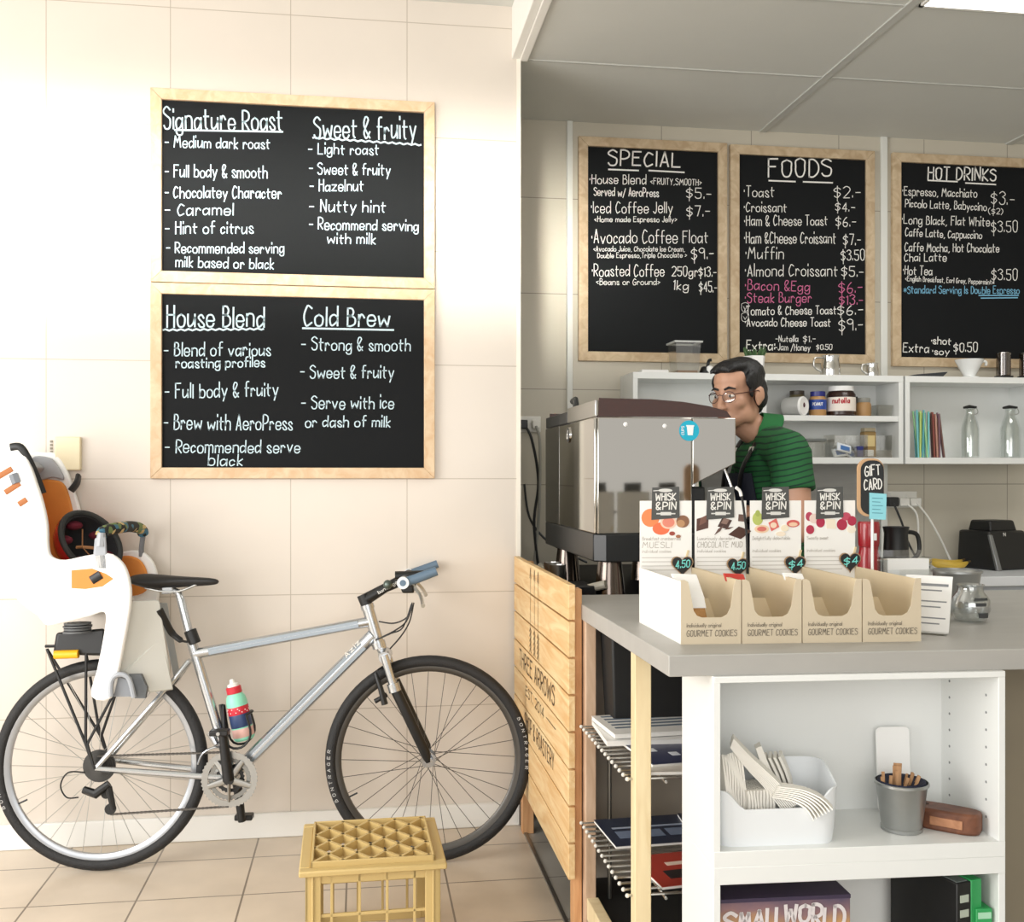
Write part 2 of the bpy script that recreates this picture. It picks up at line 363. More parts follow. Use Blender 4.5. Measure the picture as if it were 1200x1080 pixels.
# the three menu boards over the kitchen shelves
YM = YB - .018
def menu(label, u0, u1, v0, v1, um):
    x0, x1 = P(u0, 300, Y=YM).x, P(u1, 300, Y=YM).x
    return board(label, x0, x1, P(um, v1, Y=YM).z, P(um, v0, Y=YM).z, YB, .042, m_framek)
t, ys = menu('oak-framed menu chalkboard headed special', 678, 852, 163.5, 424, 765)
c = cv(3.1765, 600, 100)
letters('chalk_heading', t, ys, [('SPECIAL', 358, 297, 625, 303, 58, 1.4), ('_', 360, 313, 470, 317), ('_', 510, 317, 640, 324)], c, m_chalk, .0068)
letters('chalk_line', t, ys, [('·House Blend', 290, 365, 498, 368, 38), ('Served w/ AeroPress', 305, 410, 545, 415, 34), ('$5.-', 650, 420, 740, 422, 44), ('·Iced Coffee Jelly', 295, 475, 597, 475, 46), ('$7.-', 650, 487, 735, 487, 44),
  ('·Avocado Coffee Float', 297, 588, 728, 585, 52), ('$9.-', 668, 648, 750, 645, 46), ('·Roasted Coffee', 298, 710, 565, 710, 46), ('250gr', 595, 710, 690, 710, 38), ('$13.-', 695, 710, 760, 710, 36), ('1kg', 600, 760, 655, 762, 36), ('$45.-', 697, 768, 762, 768, 40),
  ('<FRUITY,SMOOTH>', 515, 368, 705, 372, 24, .8), ('<Home made Espresso Jelly>', 307, 508, 613, 508, 22, .75), ('<Avocado Juice, Chocolate Ice Cream,', 303, 617, 642, 618, 20, .7), ('Double Espresso,Triple Chocolate >', 318, 642, 650, 640, 20, .7), ('<Beans or Ground>', 313, 742, 550, 742, 24, .75)], c, m_chalk, .0052)
t, ys = menu('oak-framed menu chalkboard headed foods', 856, 1025, 173, 425, 940)
c = cv(3.6, 840, 140)
letters('chalk_heading', t, ys, [('FOODS', 217, 242, 482, 240, 78, 1.4), ('_', 220, 258, 330, 262), ('_', 365, 263, 487, 267)], c, m_chalk, .0068)
letters('chalk_line', t, ys, [('·Toast', 115, 325, 240, 327, 48), ('$2.-', 495, 330, 605, 328, 50), ('·Croissant', 115, 388, 293, 390, 44), ('$4.-', 500, 385, 580, 388, 40), ('·Ham & Cheese Toast', 117, 448, 465, 445, 46), ('$6.-', 502, 450, 585, 450, 42),
  ('·Ham &Cheese Croissant', 117, 522, 500, 522, 50), ('$7.-', 533, 528, 605, 530, 52), ('·Muffin', 122, 585, 280, 588, 52), ('$3.50', 525, 595, 622, 592, 48), ('·Almond Croissant', 120, 660, 508, 660, 54), ('$5.-', 527, 662, 617, 662, 48),
  ('·Tomato & Cheese Toast', 118, 825, 502, 820, 40), ('$6.-', 510, 825, 615, 820, 42), ('·Avocado Cheese Toast', 120, 872, 478, 872, 38), ('$9.-', 515, 892, 615, 888, 54), ('-Nutella', 248, 937, 342, 937, 28, .8), ('$1.-', 365, 937, 415, 937, 28, .8),
  ('Extra:', 125, 973, 243, 973, 44, 1.2), ('-Jam /Honey', 246, 972, 393, 975, 30, .8), ('$0.50', 420, 970, 485, 970, 24, .8), ('O', 104, 808, 132, 808, 40, .5), ('v', 112, 803, 125, 803, 26, .5), ('O', 104, 850, 132, 850, 40, .5), ('v', 112, 845, 125, 845, 26, .5)], c, m_chalk, .0052)
letters('chalk_line', t, ys, [('·Bacon &Egg', 120, 718, 390, 725, 46), ('$6.-', 515, 732, 612, 728, 48), ('·Steak Burger', 120, 772, 398, 772, 46), ('$13.-', 517, 780, 615, 778, 42)], c, m_pink, .0052, 'pink chalk writing')
t, ys = menu('oak-framed menu chalkboard headed hot drinks', 1046, 1222, 182, 430, 1120)
c = cv(3.857, 1020, 160)
letters('chalk_heading', t, ys, [('HOT DRINKS', 260, 192, 565, 200, 60, 1.4), ('_', 260, 198, 392, 204), ('_', 430, 210, 565, 217)], c, m_chalk, .0064)
letters('chalk_line', t, ys, [('·Espresso, Macchiato', 145, 265, 480, 275, 42), ('$3.-', 545, 305, 648, 308, 60), ('Piccolo Latte, Babyccino', 157, 318, 523, 335, 40), ('($2)', 533, 350, 597, 350, 28, .8), ('·Long Black, Flat White', 143, 393, 537, 405, 44), ('$3.50', 547, 432, 663, 430, 54),
  ('Caffe Latte, Cappuccino', 157, 450, 502, 462, 38), ('Caffe Mocha, Hot Chocolate', 155, 517, 580, 523, 42), ('Chai Latte', 153, 563, 342, 563, 40), ('·Hot Tea', 148, 622, 277, 627, 42), ('$3.50', 548, 648, 662, 648, 54), ('<English Breakfast, Earl Grey, Peppermint>', 157, 652, 555, 668, 24, .75),
  ('Extra', 147, 972, 262, 975, 42, 1.2), ('·shot', 275, 937, 362, 940, 34, 1.2), ('·soy', 280, 985, 355, 985, 32, 1.2), ('$0.50', 377, 972, 482, 970, 44, 1.2)], c, m_chalk, .0050)
letters('chalk_line', t, ys, [('*Standard Serving Is Double Espresso', 150, 708, 672, 710, 36), ('_', 490, 718, 668, 718), ('_', 500, 730, 664, 728)], c, m_cyan, .005, 'sky blue chalk writing')

# ================================================================== timber slat screen beside the counter
m_plank = wood('pale_plank', 'ebd0a0', 'd8ae76', (9, 1, 9), 3.5, .55)
m_plankend = wood('plank_post', 'd9a878', 'c48f60', (9, 9, 1), 4, .6)
m_burn = mat('burnt_lettering', '5a4630', .8)
t = thing('slat_screen', 'pale timber plank screen with burnt lettering beside the bicycle front wheel', 'screen', (.57, 3.3, 0))
XP = .56
for i in range(8):
    z1 = .999 - i * .1013
    obj('plank', boxm(XP, XP + .019, 2.765, 3.775, z1 - .0955, z1), m_plank, t, bevel=.0015)
obj('post', boxm(XP + .019, XP + .042, 2.785, 2.835, 0, .985), m_plankend, t, bevel=.002)
obj('post', boxm(XP + .019, XP + .06, 3.69, 3.735, 0, .985), m_plankend, t, bevel=.002)
def onpanel(u, v): return P(u, v, X=XP)
b = MB(); NX = (-1, 0, 0)
write(b, 'THREE ARROWS', (XP, 3.64, .625), (XP, 2.97, .625), .055, NX, .0065, jit=0)
obj('lettering', b, m_burn, t, smooth=0)
b = MB(); write(b, 'EST. 2014', (XP, 3.5, .545), (XP, 3.15, .545), .032, NX, .0042, jit=0)
obj('lettering', b, m_burn, t, smooth=0)
b = MB(); ribbon(b, [V((XP, 3.1, .56)), V((XP, 2.95, .56))], .003, V(NX), .0012); obj('lettering_rule', b, m_burn, t, smooth=0)
b = MB(); write(b, 'SHOP & ROASTERY', (XP, 3.52, .432), (XP, 2.98, .432), .05, NX, .005, jit=0)
obj('lettering', b, m_burn, t, smooth=0)
b = MB()
for y in (3.40, 3.32, 3.25):
    ribbon(b, [V((XP, y, .985)), V((XP, y, .72))], .004, V(NX), .0012)
    ribbon(b, [V((XP, y + .014, .955)), V((XP, y, .988))], .004, V(NX), .0012); ribbon(b, [V((XP, y - .014, .955)), V((XP, y, .988))], .004, V(NX), .0012)
    for k in range(5):
        z = .79 - k * .017
        ribbon(b, [V((XP, y + .016, z - .014)), V((XP, y, z))], .0045, V(NX), .0012); ribbon(b, [V((XP, y - .016, z - .014)), V((XP, y, z))], .0045, V(NX), .0012)
obj('arrow_emblem', b, m_burn, t, smooth=0)

# ================================================================== counter
m_top = mat('grey_worktop', 'a9a7a2', .42, var=.1, vscale=5, stretch=(1, 4, 4))
ZT = .944
def quad_slab(pts, z0, z1): return MB().hexa([(x, y, z0) for x, y in pts], [(x, y, z1) for x, y in pts])
o = obj('worktop', quad_slab([(.600, 1.968), (2.3, 1.898), (2.3, 2.92), (.600, 2.998)], .9014, ZT), m_top, loc=(.6, 2, .9014), bevel=.002)
tag(o, 'thick grey worktop carrying the row of cookie boxes', 'counter top')
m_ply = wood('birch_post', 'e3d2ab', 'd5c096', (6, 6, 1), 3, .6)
m_plyshade = wood('shaded_post', 'd0b49a', 'bb9c80', (6, 6, 1), 4, .6)  # darker copy of the post wood: the rear post's shade is in its colour
m_black = mat('black_board', '141414', .6)
m_back = mat('smoky_back_panel', 'a89f92', .5, var=.2, vscale=3, stretch=(1, 1, .4))
t = thing('counter_base', 'timber frame under the grey worktop holding magazine racks', 'counter base', (.61, 2.5, 0))
obj('post', boxm(.605, .6425, 2.24, 2.277, 0, .9014), m_ply, t, bevel=.002)
obj('post', boxm(.605, .634, 2.75, 2.86, 0, .9014), m_plyshade, t, bevel=.002)
obj('bottom_rail', boxm(.608, .64, 2.277, 2.75, .09, .149), m_ply, t, bevel=.002)
obj('base_board', boxm(.64, 1.26, 2.2, 2.93, .115, .13), m_black, t)
obj('back_panel', boxm(.634, 1.28, 2.93, 2.95, .13, .9014), m_back, t)
obj('side_panel', boxm(1.30, 1.32, 2.21, 2.95, 0, .9014), m_back, t)
obj('front_panel', boxm(1.32, 2.28, 2.2, 2.22, 0, .9014), m_brown, t)
for x, y in ((.68, 2.785), (1.2, 2.785), (1.2, 2.24)): obj('rack_upright', MB().tube([(x, y, .13), (x, y, .9)], .006, 8), mat('grey_steel', '77756f', .35, metal=.8), t)
# wire racks
m_wire = mat('chrome_wire', 'c9c9c6', .25, metal=1)
def rack(z, label):
    t = thing('wire_rack', label, 'rack', (.9, 2.5, z), 'wire magazine racks under the worktop')
    b = MB()
    for k in range(15): b.tube([(.594, 2.262 + k * .035, z), (1.25, 2.262 + k * .035, z)], .0034, 6)
    obj('rods', b, m_wire, t)
    b = MB()
    for x in (.68, 1.2): b.tube([(x, 2.25, z - .007), (x, 2.77, z - .007)], .0036, 6)
    obj('cross_bars', b, m_wire, t)
    b = MB()
    for k in range(15): b.ball((.593, 2.262 + k * .035, z), .0052, 8)
    obj('end_caps', b, mat('pale_cap', 'd8d5cd', .4), t)
    return t
rack(.615, 'upper wire rack holding newspapers, a black tub and maroon plates')
rack(.353, 'lower wire rack holding navy and red magazines')
o = obj('storage_tub', MB().hexa([(.66, 2.65, .6195), (.86, 2.65, .6195), (.86, 2.76, .6195), (.66, 2.76, .6195)], [(.65, 2.64, .87), (.87, 2.64, .87), (.87, 2.775, .87), (.65, 2.775, .87)]), m_black, loc=(.76, 2.7, .6195), bevel=.006)
tag(o, 'black storage tub at the back of the upper wire rack', 'tub')
m_maroon = mat('maroon_glaze', '4a1724', .3, coat=.3)
first = None
for k in range(7):
    z = .6195 + k * .024
    if first is None:
        first = thing('plate', 'lowest of the maroon plates stacked on the upper wire rack', 'plate', (.985, 2.62, z), 'maroon plates stacked on the wire rack')
        obj('dish', MB().lathe([(.001, 0), (.06, 0), (.095, .022), (.1, .027), (.097, .028), (.06, .006), (.001, .005)], (.985, 2.62, z), n=28), m_maroon, first)
        obj('rim', MB().lathe([(.099, .026), (.1015, .028), (.1, .030), (.097, .0285)], (.985, 2.62, z), n=28, close=True), mat('pale_rim', 'b08f8c', .4), first)
    else:
        o = dup(first, (.985, 2.62, z), ['', 'second lowest', 'third lowest', 'middle', 'third from the top', 'second from the top', 'topmost'][k] + ' of the maroon plates stacked on the upper wire rack')
# magazines
def magazine(name, label, x, y, z, rz, cov, blocks, w_=.21, d_=.285, h=.006, cat='magazine', grp=None):
    t = thing(name, label, cat, (x, y, z), grp); mt = M4.Translation((x, y, z)) @ M4.Rotation(R(rz), 4, 'Z')
    b = MB(); b.m = mt; b.box(-w_ / 2, w_ / 2, -d_ / 2, d_ / 2, 0, h); obj('pages', b, mat('page_white', 'e9e7e2', .6), t)
    b = MB(); b.m = mt; b.box(-w_ / 2 - .001, w_ / 2 + .001, -d_ / 2 - .001, d_ / 2 + .001, h, h + .0012); obj('cover', b, mat('cover_' + cov, cov, .35), t)
    for k, (x0, x1, y0, y1, c) in enumerate(blocks):
        b = MB(); b.m = mt; b.box(x0 * w_ / 2, x1 * w_ / 2, y0 * d_ / 2, y1 * d_ / 2, h + .0011, h + .0019); obj('cover_print', b, mat('ink_' + c, c, .5), t)
    return t
g1, g2 = 'papers on the upper wire rack', 'magazines on the lower wire rack'
ln = lambda c: [(-.85, .8, .75 - .3 * i, .87 - .3 * i, c) for i in range(5)]
z0 = .6195
magazine('newspaper', 'white newspaper on top of the folded papers on the upper rack', .745, 2.60, z0 + .027, 4, 'ebe9e4', ln('5c6b7c'), .26, .2, .01, 'newspaper', g1)
magazine('newspaper', 'white newspaper under the top one on the upper rack', .74, 2.585, z0 + .012, -3, 'e4e3e0', ln('808890'), .27, .22, .012, 'newspaper', g1)
magazine('magazine', 'navy blue magazine with white stars fanned below the newspapers', .755, 2.46, z0 + .0065, 6, '2c3152', [(-.7, -.5, -.3, -.1, 'dfe3ea'), (-.3, -.1, -.6, -.4, 'dfe3ea'), (.1, .9, -.8, -.6, 'c7c9d6'), (.2, .6, .2, .3, 'aa3c50')], grp=g1)
magazine('magazine', 'white magazine with red splashes on the upper rack', .775, 2.36, z0, -4, 'e8e2da', [(-.2, .1, -.3, .2, 'c8432f'), (.2, .6, -.6, -.2, 'd2603f'), (-.8, -.6, .1, .6, 'bf7a50')], .24, .2, grp=g1)
magazine('magazine', 'dark grey magazine with white squiggly print on the upper rack', .99, 2.33, z0, 2, '3a3a3a', [(-.7, .5, -.4, -.3, 'c9c9c9'), (-.6, .6, -.15, -.05, 'c9c9c9'), (-.5, .7, .1, .2, 'bcbcbc')], .2, .16, grp=g1)
z0 = .3575
magazine('magazine', 'navy magazine with pale printed boxes on the lower rack', .76, 2.62, z0 + .008, 3, '232c40', [(-.8, -.4, -.5, 0, '6d7a90'), (-.3, .1, -.5, 0, '6d7a90'), (.2, .6, -.5, 0, '6d7a90'), (-.8, .8, .2, .3, '9aa4b5')], .27, .2, grp=g2)
magazine('magazine', 'black and navy magazine speckled with white on the lower rack', .96, 2.58, z0 + .016, -5, '1d2435', [(-.6, -.4, -.5, -.2, 'b9bfc9'), (-.1, .1, -.2, .2, 'b9bfc9'), (.3, .4, -.7, -.2, 'c9cdd4'), (-.5, -.3, .3, .6, '8f98a6')], .24, .24, grp=g2)
magazine('magazine', 'red magazine with dark figures near the front of the lower rack', .79, 2.38, z0, 7, 'a3382c', [(-.7, 0, -.6, -.1, '241d1d'), (.1, .7, .1, .7, '2a2222'), (-.5, .3, .2, .4, 'e0c9b8')], .25, .19, grp=g2)
magazine('magazine', 'bright red catalogue with white corner on the lower rack', .98, 2.36, z0 + .008, -6, 'c01f33', [(-.9, -.3, .5, .9, 'f1efec'), (-.2, .7, -.6, -.2, '30191c')], .22, .18, grp=g2)

# ================================================================== two stacked white shelf units under the front of the worktop
m_lam = mat('white_laminate', 'e9ebe9', .35)
BK = M4.Translation((.687, 1.956, 0)) @ M4.Rotation(-R(2.45), 4, 'Z')
def bkbox(*a):
    b = MB(); b.m = BK; return b.box(*a)
def unit(label, z0, z1, tt, tb, cat='shelf unit'):
    t = thing('shelf_unit', label, cat, BK @ V((.3, .1, z0)), 'white shelf units under the worktop')
    W, Dp, s = .6085, .232, .0145
    obj('side_panel', bkbox(0, s, 0, Dp, z0, z1), m_lam, t, bevel=.001)
    obj('side_panel', bkbox(W - s, W, 0, Dp, z0, z1), m_lam, t, bevel=.001)
    obj('top_board', bkbox(.0006, W - .0006, -.0012, Dp - .0006, z1 - tt, z1 + .0004), m_lam, t, bevel=.001)
    obj('bottom_board', bkbox(.0006, W - .0006, -.0012, Dp - .0006, z0 - .0 if z0 == 0 else z0 - .0004, z0 + tb), m_lam, t, bevel=.001)
    obj('back_panel', bkbox(s, W - s, Dp - .008, Dp, z0 + tb, z1 - tt), m_lam, t)
    b = MB(); b.m = BK
    for y in (.045, .19):
        for k in range(9):
            z = z0 + tb + .035 + k * .036
            if z < z1 - tt - .02: b.cyl((W - s - .0008, y, z), (W - s + .002, y, z), .0028, 8)
    obj('peg_holes', b, mat('peg_hole', '8b8d8f', .8), t)
    return t
unit('upper white shelf unit holding the napkin tub and metal bucket', .5255, .9012, .012, .031)
unit('lower white shelf unit holding the board game boxes', 0, .525, .034, .031)

# ================================================================== benches behind the counter
m_benchw = mat('white_bench', 'e3e6ea', .3)
t = thing('machine_bench', 'black bench behind the slat screen carrying the espresso machine', 'bench', (.9, 3.6, 0))
obj('bench_top', boxm(.63, 1.2, 3.02, 4.44, .875, .905), m_black, t, bevel=.002)
obj('cabinet', boxm(.82, 1.18, 3.05, 4.44, 0, .875), m_black, t)
t = thing('back_bench', 'white bench along the back wall carrying bananas and a black blender', 'bench', (2.6, 4.2, 0))
obj('bench_top', boxm(1.22, 4.28, 3.9, 4.445, .842, .882), m_benchw, t, bevel=.003)
obj('cabinet', boxm(1.22, 4.28, 3.95, 4.445, .1, .842), mat('bluish_cabinet', 'c9ced4', .4), t)
obj('kickboard', boxm(1.22, 4.28, 4.0, 4.445, 0, .1), m_black, t)
struct('wall_splashback', boxm(1.22, 2.358, YB - .006, YB, .882, 1.349), mat('grey_splash_panel', '9b9a96', .35, var=.22, vscale=4, stretch=(1, 1, 9)))

# ================================================================== espresso machine
m_steel = mat('brushed_steel', 'bdbab3', .06, metal=1)
m_steel2 = mat('satin_steel', 'bdbcb8', .28, metal=1)
m_dark = mat('charcoal_plastic', '26282a', .4)
m_chrome = mat('chrome', 'd9d9d8', .08, metal=1)
t = thing('espresso_machine', 'large mirror-steel espresso machine with amber cup guard on the black bench', 'espresso machine', (.93, 3.45, .905))
Y0, Y1 = 3.06, 3.90
prof = [(.71, 1.12), (1.006, 1.12), (1.006, 1.265), (1.148, 1.335), (1.148, 1.475), (.71, 1.475)]
obj('body', MB().prism([(a + (.001 if i in (0, 5) else 0), z) for i, (a, z) in enumerate(prof)], lambda x, z: (x, Y0 + .012, z), (0, Y1 - Y0 - .024, 0)), m_steel2, t)
obj('end_panel', MB().prism(prof[:2] + [(1.006, 1.475), (.71, 1.475)], lambda x, z: (x, Y0, z), (0, .012, 0)), m_steel, t, bevel=.003)
obj('end_panel', MB().prism([(1.009, 1.268), (1.148, 1.335), (1.148, 1.475), (1.009, 1.475)], lambda x, z: (x, Y0 + .001, z), (0, .012, 0)), m_steel, t, bevel=.003)
obj('back_panel', boxm(.700, .71, Y0 + .004, 3.62, 1.12, 1.475), m_steel, t, bevel=.004)
obj('back_panel', boxm(.700, .71, 3.625, Y1, 1.12, 1.475), mat('dark_steel', '6e6e6c', .25, metal=1), t, bevel=.004)
obj('base', MB().prism([(.715, Y0 + .02), (.735, Y0 - .005), (1.15, Y0 - .005), (1.15, Y1), (.70, Y1), (.70, Y0 + .02)][1:] , lambda x, y: (x, y, 1.035), (0, 0, .085)), mat('black_base', '1b1d1f', .35), t, bevel=.004)
for x, y in ((.765, 3.13), (1.06, 3.13), (.765, 3.8), (1.06, 3.8)):
    obj('foot', MB().lathe([(.052, .905), (.05, .915), (.036, 1.035)], (x, y, 0), n=20), mat('foot_chrome', '6b625c', .15, metal=1), t)
m_amber = mat('amber_guard', '3a1a0e', .15, coat=.6)
guard = [(.715, 1.477), (1.135, 1.477), (1.12, 1.497), (1.06, 1.512), (.98, 1.524), (.88, 1.531), (.715, 1.533)]
obj('cup_guard', MB().prism(guard, lambda x, z: (x, Y0 + .006, z), (0, .008, 0)), m_amber, t)
obj('cup_guard', MB().prism(guard, lambda x, z: (x, Y1 - .014, z), (0, .008, 0)), m_amber, t)
obj('cup_rail', boxm(.704, .712, Y0 + .01, 3.5, 1.477, 1.528), m_steel2, t, bevel=.002)
obj('cup_rail', boxm(.702, .712, 3.5, Y1, 1.477, 1.516), m_dark, t, bevel=.002)
obj('lever', MB().tube([(.72, 3.42, 1.52), (.725, 3.46, 1.556), (.735, 3.55, 1.556)], .011, 8), m_dark, t)
c = P(666.7, 509.6, X=.70)
obj('badge', MB().cyl((c.x + .001, c.y, c.z), (c.x - .004, c.y, c.z), .028, 24), m_chrome, t)
b = MB(); b.cyl((c.x - .003, c.y, c.z), (c.x - .0046, c.y, c.z), .024, 24); obj('badge_face', b, m_dark, t)
b = MB(); write(b, 'di', (c.x - .0047, c.y + .012, c.z - .012), (c.x - .0047, c.y - .012, c.z - .012), .026, (-1, 0, 0), .004, jit=0); obj('badge_lettering', b, m_chalk, t, smooth=0)
for u, v in ((733, 497), (779, 499)):
    c = P(u, v, Y=Y0); obj('white_dome', MB().ball((c.x, Y0, c.z), (.007, .003, .007), 10), mat('dome_white', 'efefef', .3), t)  # two small white domes on the end panel
c = P(807.5, 504.5, Y=Y0)
o = obj('sticker', MB().cyl((c.x, Y0 - .0005, c.z), (c.x, Y0 - .002, c.z), .0315, 32), mat('cyan_sticker', '12b0cf', .4), loc=(c.x, Y0, c.z)); tag(o, 'round cyan sticker with white cup drawing on the espresso machine', 'sticker')
b = MB().prism([(-.011, .014), (.011, .014), (.008, -.014), (-.008, -.014)], lambda a, z: (c.x + .003 + a, Y0 - .0022, c.z + z), (0, -.0006, 0)).box(c.x - .0095, c.x + .0155, Y0 - .003, Y0 - .0022, c.z + .013, c.z + .017)
obj('cup_print', b, mat('sticker_white', 'f4f8f8', .5), o)
b = MB(); write(b, 'CUPS', (c.x - .017, Y0 - .0022, c.z - .013), (c.x - .017, Y0 - .0022, c.z + .013), .008, (0, -1, 0), .0015, jit=0); obj('sticker_lettering', b, MATS['sticker_white'], o, smooth=0)
# barista side: group heads, portafilters, drip tray, steam wand
obj('drip_tray', boxm(1.012, 1.18, Y0 + .05, Y1 - .05, 1.06, 1.10), m_steel2, t, bevel=.004)
obj('group_housing', boxm(1.004, 1.07, 3.12, 3.84, 1.10, 1.262), m_dark, t, bevel=.006)
for y in (3.30, 3.66):
    g = obj('group_head', MB().lathe([(.034, 1.19), (.036, 1.2), (.036, 1.24), (.03, 1.30)], (1.085, y, 0), n=20), m_chrome, t)
    p = obj('portafilter', MB().lathe([(.01, 1.15), (.03, 1.16), (.034, 1.165), (.034, 1.19)], (1.085, y, 0), n=20).tube([(1.11, y, 1.177), (1.16, y, 1.172), (1.19, y, 1.168)], .008, 8), m_chrome, t)
    obj('handle', MB().tube([(1.185, y, 1.168), (1.21, y, 1.165), (1.27, y, 1.158), (1.305, y, 1.152)], [.011, .014, .0155, .012], 10), m_dark, p)
wand = smooth_pts([(1.13, 3.13, 1.33), (1.155, 3.12, 1.26), (1.16, 3.10, 1.2), (1.165, 3.09, 1.13)], 4)
obj('steam_wand', MB().tube(wand, .005, 8), m_chrome, t)
obj('steam_knob', MB().lathe([(.018, 0), (.02, .005), (.02, .02), (.012, .026)], (1.148, 3.17, 1.42), (1, 0, 0), 16), m_dark, t)
# things lying by the machine on its bench
o = obj('hose', MB().tube(smooth_pts([(.66, 3.78, .96), (.665, 3.6, .93), (.675, 3.42, .918), (.69, 3.25, .925), (.70, 3.12, .95), (.74, 3.08, .965)], 6), .0135, 10), mat('grey_hose', 'b3afa2', .5), loc=(.66, 3.6, .905)); tag(o, 'thick pale grey hose lying below the espresso machine', 'hose')
for i, (x, y, lb) in enumerate(((.68, 3.66, 'small steel cup behind the grey hose nearest the corner'), (.682, 3.56, 'small steel cup behind the grey hose nearer the machine foot'))):
    o = obj('steel_cup', MB().lathe([(.022, .906), (.03, .985), (.028, .985), (.02, .91)], (x, y, 0), n=18), m_steel2, loc=(x, y, .905)); tag(o, lb, 'cup', 'steel cups under the machine')
o = obj('knock_box', MB().hexa([(.64, 3.10, .905), (.72, 3.10, .905), (.72, 3.22, .905), (.64, 3.22, .905)], [(.632, 3.085, .96), (.708, 3.085, .96), (.708, 3.235, .96), (.632, 3.235, .96)]), m_dark, loc=(.67, 3.15, .905), bevel=.004); tag(o, 'black knock box between the slat screen and machine foot', 'knock box')

# ================================================================== white shelf units on the back wall
YS = 4.235
def wall_unit(label, x0, x1, mid=None):
    t = thing('wall_shelf', label, 'wall shelf', ((x0 + x1) / 2, YB - .1, 1.348), 'white open shelf boxes on the back wall')
    z0, z1, s = 1.348, 1.733, .021
    obj('side_panel', boxm(x0, x0 + s, YS, YB, z0, z1), m_lam, t, bevel=.001)
    obj('side_panel', boxm(x1 - s, x1, YS, YB, z0, z1), m_lam, t, bevel=.001)
    obj('top_board', boxm(x0 + .0006, x1 - .0006, YS - .0012, YB, z1 - .027, z1 + .0004), m_lam, t, bevel=.001)
    obj('bottom_board', boxm(x0 + .0006, x1 - .0006, YS - .0012, YB, z0 - .0004, z0 + .027), m_lam, t, bevel=.001)
    obj('back_panel', boxm(x0 + s, x1 - s, YB - .012, YB, z0 + .027, z1 - .027), m_lam, t)
    if mid: obj('shelf', boxm(x0 + s, x1 - s, YS + .005, YB - .012, mid - .012, mid + .012), m_lam, t, bevel=.001)
wall_unit('white wall shelf box partly hidden behind the barista', 1.135, 1.70, 1.54)
wall_unit('white wall shelf box holding the jars and spreads', 1.705, 2.355, 1.545)
wall_unit('white wall shelf box holding straws and glass bottles', 2.365, 3.02)

# sockets and cables
m_sock = mat('socket_white', 'e6e5df', .4)
def socket(label, u, v, wd=.115, ht=.07):
    c = P(u, v, Y=YB); t = thing('power_socket', label, 'socket', (c.x, YB, c.z), 'wall power sockets')
    obj('plate', boxm(c.x - wd / 2, c.x + wd / 2, YB - .012, YB, c.z - ht / 2, c.z + ht / 2), m_sock, t, bevel=.003)
    for s in (-1, 1): obj('switch', boxm(c.x + s * wd * .22 - .008, c.x + s * wd * .22 + .008, YB - .017, YB - .011, c.z + .008, c.z + .024), m_sock, t, bevel=.002)
    return c
c = socket('white double socket beside the espresso machine and the wall corner', 618, 497)
def cable(label, pts, r, m, plug=None, pm=None, cat='cable', grp='power cables behind the counter'):
    t = thing('power_cable', label, cat, pts[0], grp)
    obj('cord', MB().tube(smooth_pts(pts, 6), r, 8), m, t)
    if plug: obj('plug', plug, pm, t, bevel=.004)
yb = YB - .02
cable('black cable drooping from the socket near the wall corner', [(c.x - .025, yb - .03, c.z), (c.x + .01, yb - .04, c.z - .07), (c.x + .04, yb - .03, c.z - .25), (c.x + .02, yb - .04, c.z - .45), (c.x + .07, yb - .04, c.z - .7), (c.x + .2, yb - .05, .925)], .006, m_dark, boxm(c.x - .045, c.x - .008, yb - .045, yb + .008, c.z - .022, c.z + .016), m_dark)
cable('grey cable hanging straight down from the corner socket', [(c.x + .03, yb - .03, c.z - .01), (c.x + .045, yb - .045, c.z - .1), (c.x + .04, yb - .04, c.z - .4), (c.x + .02, yb - .04, c.z - .6), (c.x + .02, yb - .06, .915)], .006, mat('grey_cord', '9b9a92', .5), boxm(c.x + .015, c.x + .048, yb - .03, yb + .008, c.z - .02, c.z + .014), m_sock)
cable('black cable looping low behind the espresso machine', [(c.x - .02, yb - .02, 1.26), (c.x + .0, yb - .03, 1.12), (c.x + .06, yb - .04, 1.03), (c.x + .15, yb - .05, .97), (c.x + .25, yb - .05, .92)], .005, m_dark)
c = socket('white double socket under the wall shelves by the gift card sign', 1053, 585, .17, .075)
cable('white cable sagging from the socket to beside the bananas', [(c.x + .055, yb - .04, c.z - .012), (c.x + .10, yb - .06, c.z - .08), (c.x + .15, yb - .07, c.z - .17), (c.x + .19, yb - .08, c.z - .26), (c.x + .2, yb - .1, .888)], .0045, m_sock, boxm(c.x + .028, c.x + .08, yb - .04, yb + .008, c.z - .03, c.z + .008), m_sock)
cable('white cable hanging straight below the socket by the gift card sign', [(c.x + .01, yb - .04, c.z - .02), (c.x + .045, yb - .06, c.z - .07), (c.x + .05, yb - .06, c.z - .2), (c.x + .03, yb - .06, c.z - .3), (c.x + .03, yb - .1, .888)], .0045, m_sock, boxm(c.x - .025, c.x + .024, yb - .04, yb + .008, c.z - .03, c.z + .008), m_sock)
cable('black cable hanging behind the black jug', [(c.x - .06, yb - .04, c.z - .01), (c.x - .04, yb - .08, c.z - .1), (c.x - .01, yb - .09, c.z - .2), (c.x + .05, yb - .1, c.z - .3), (c.x + .06, yb - .14, .888)], .005, m_dark, boxm(c.x - .08, c.x - .032, yb - .045, yb + .008, c.z - .03, c.z + .012), m_dark)

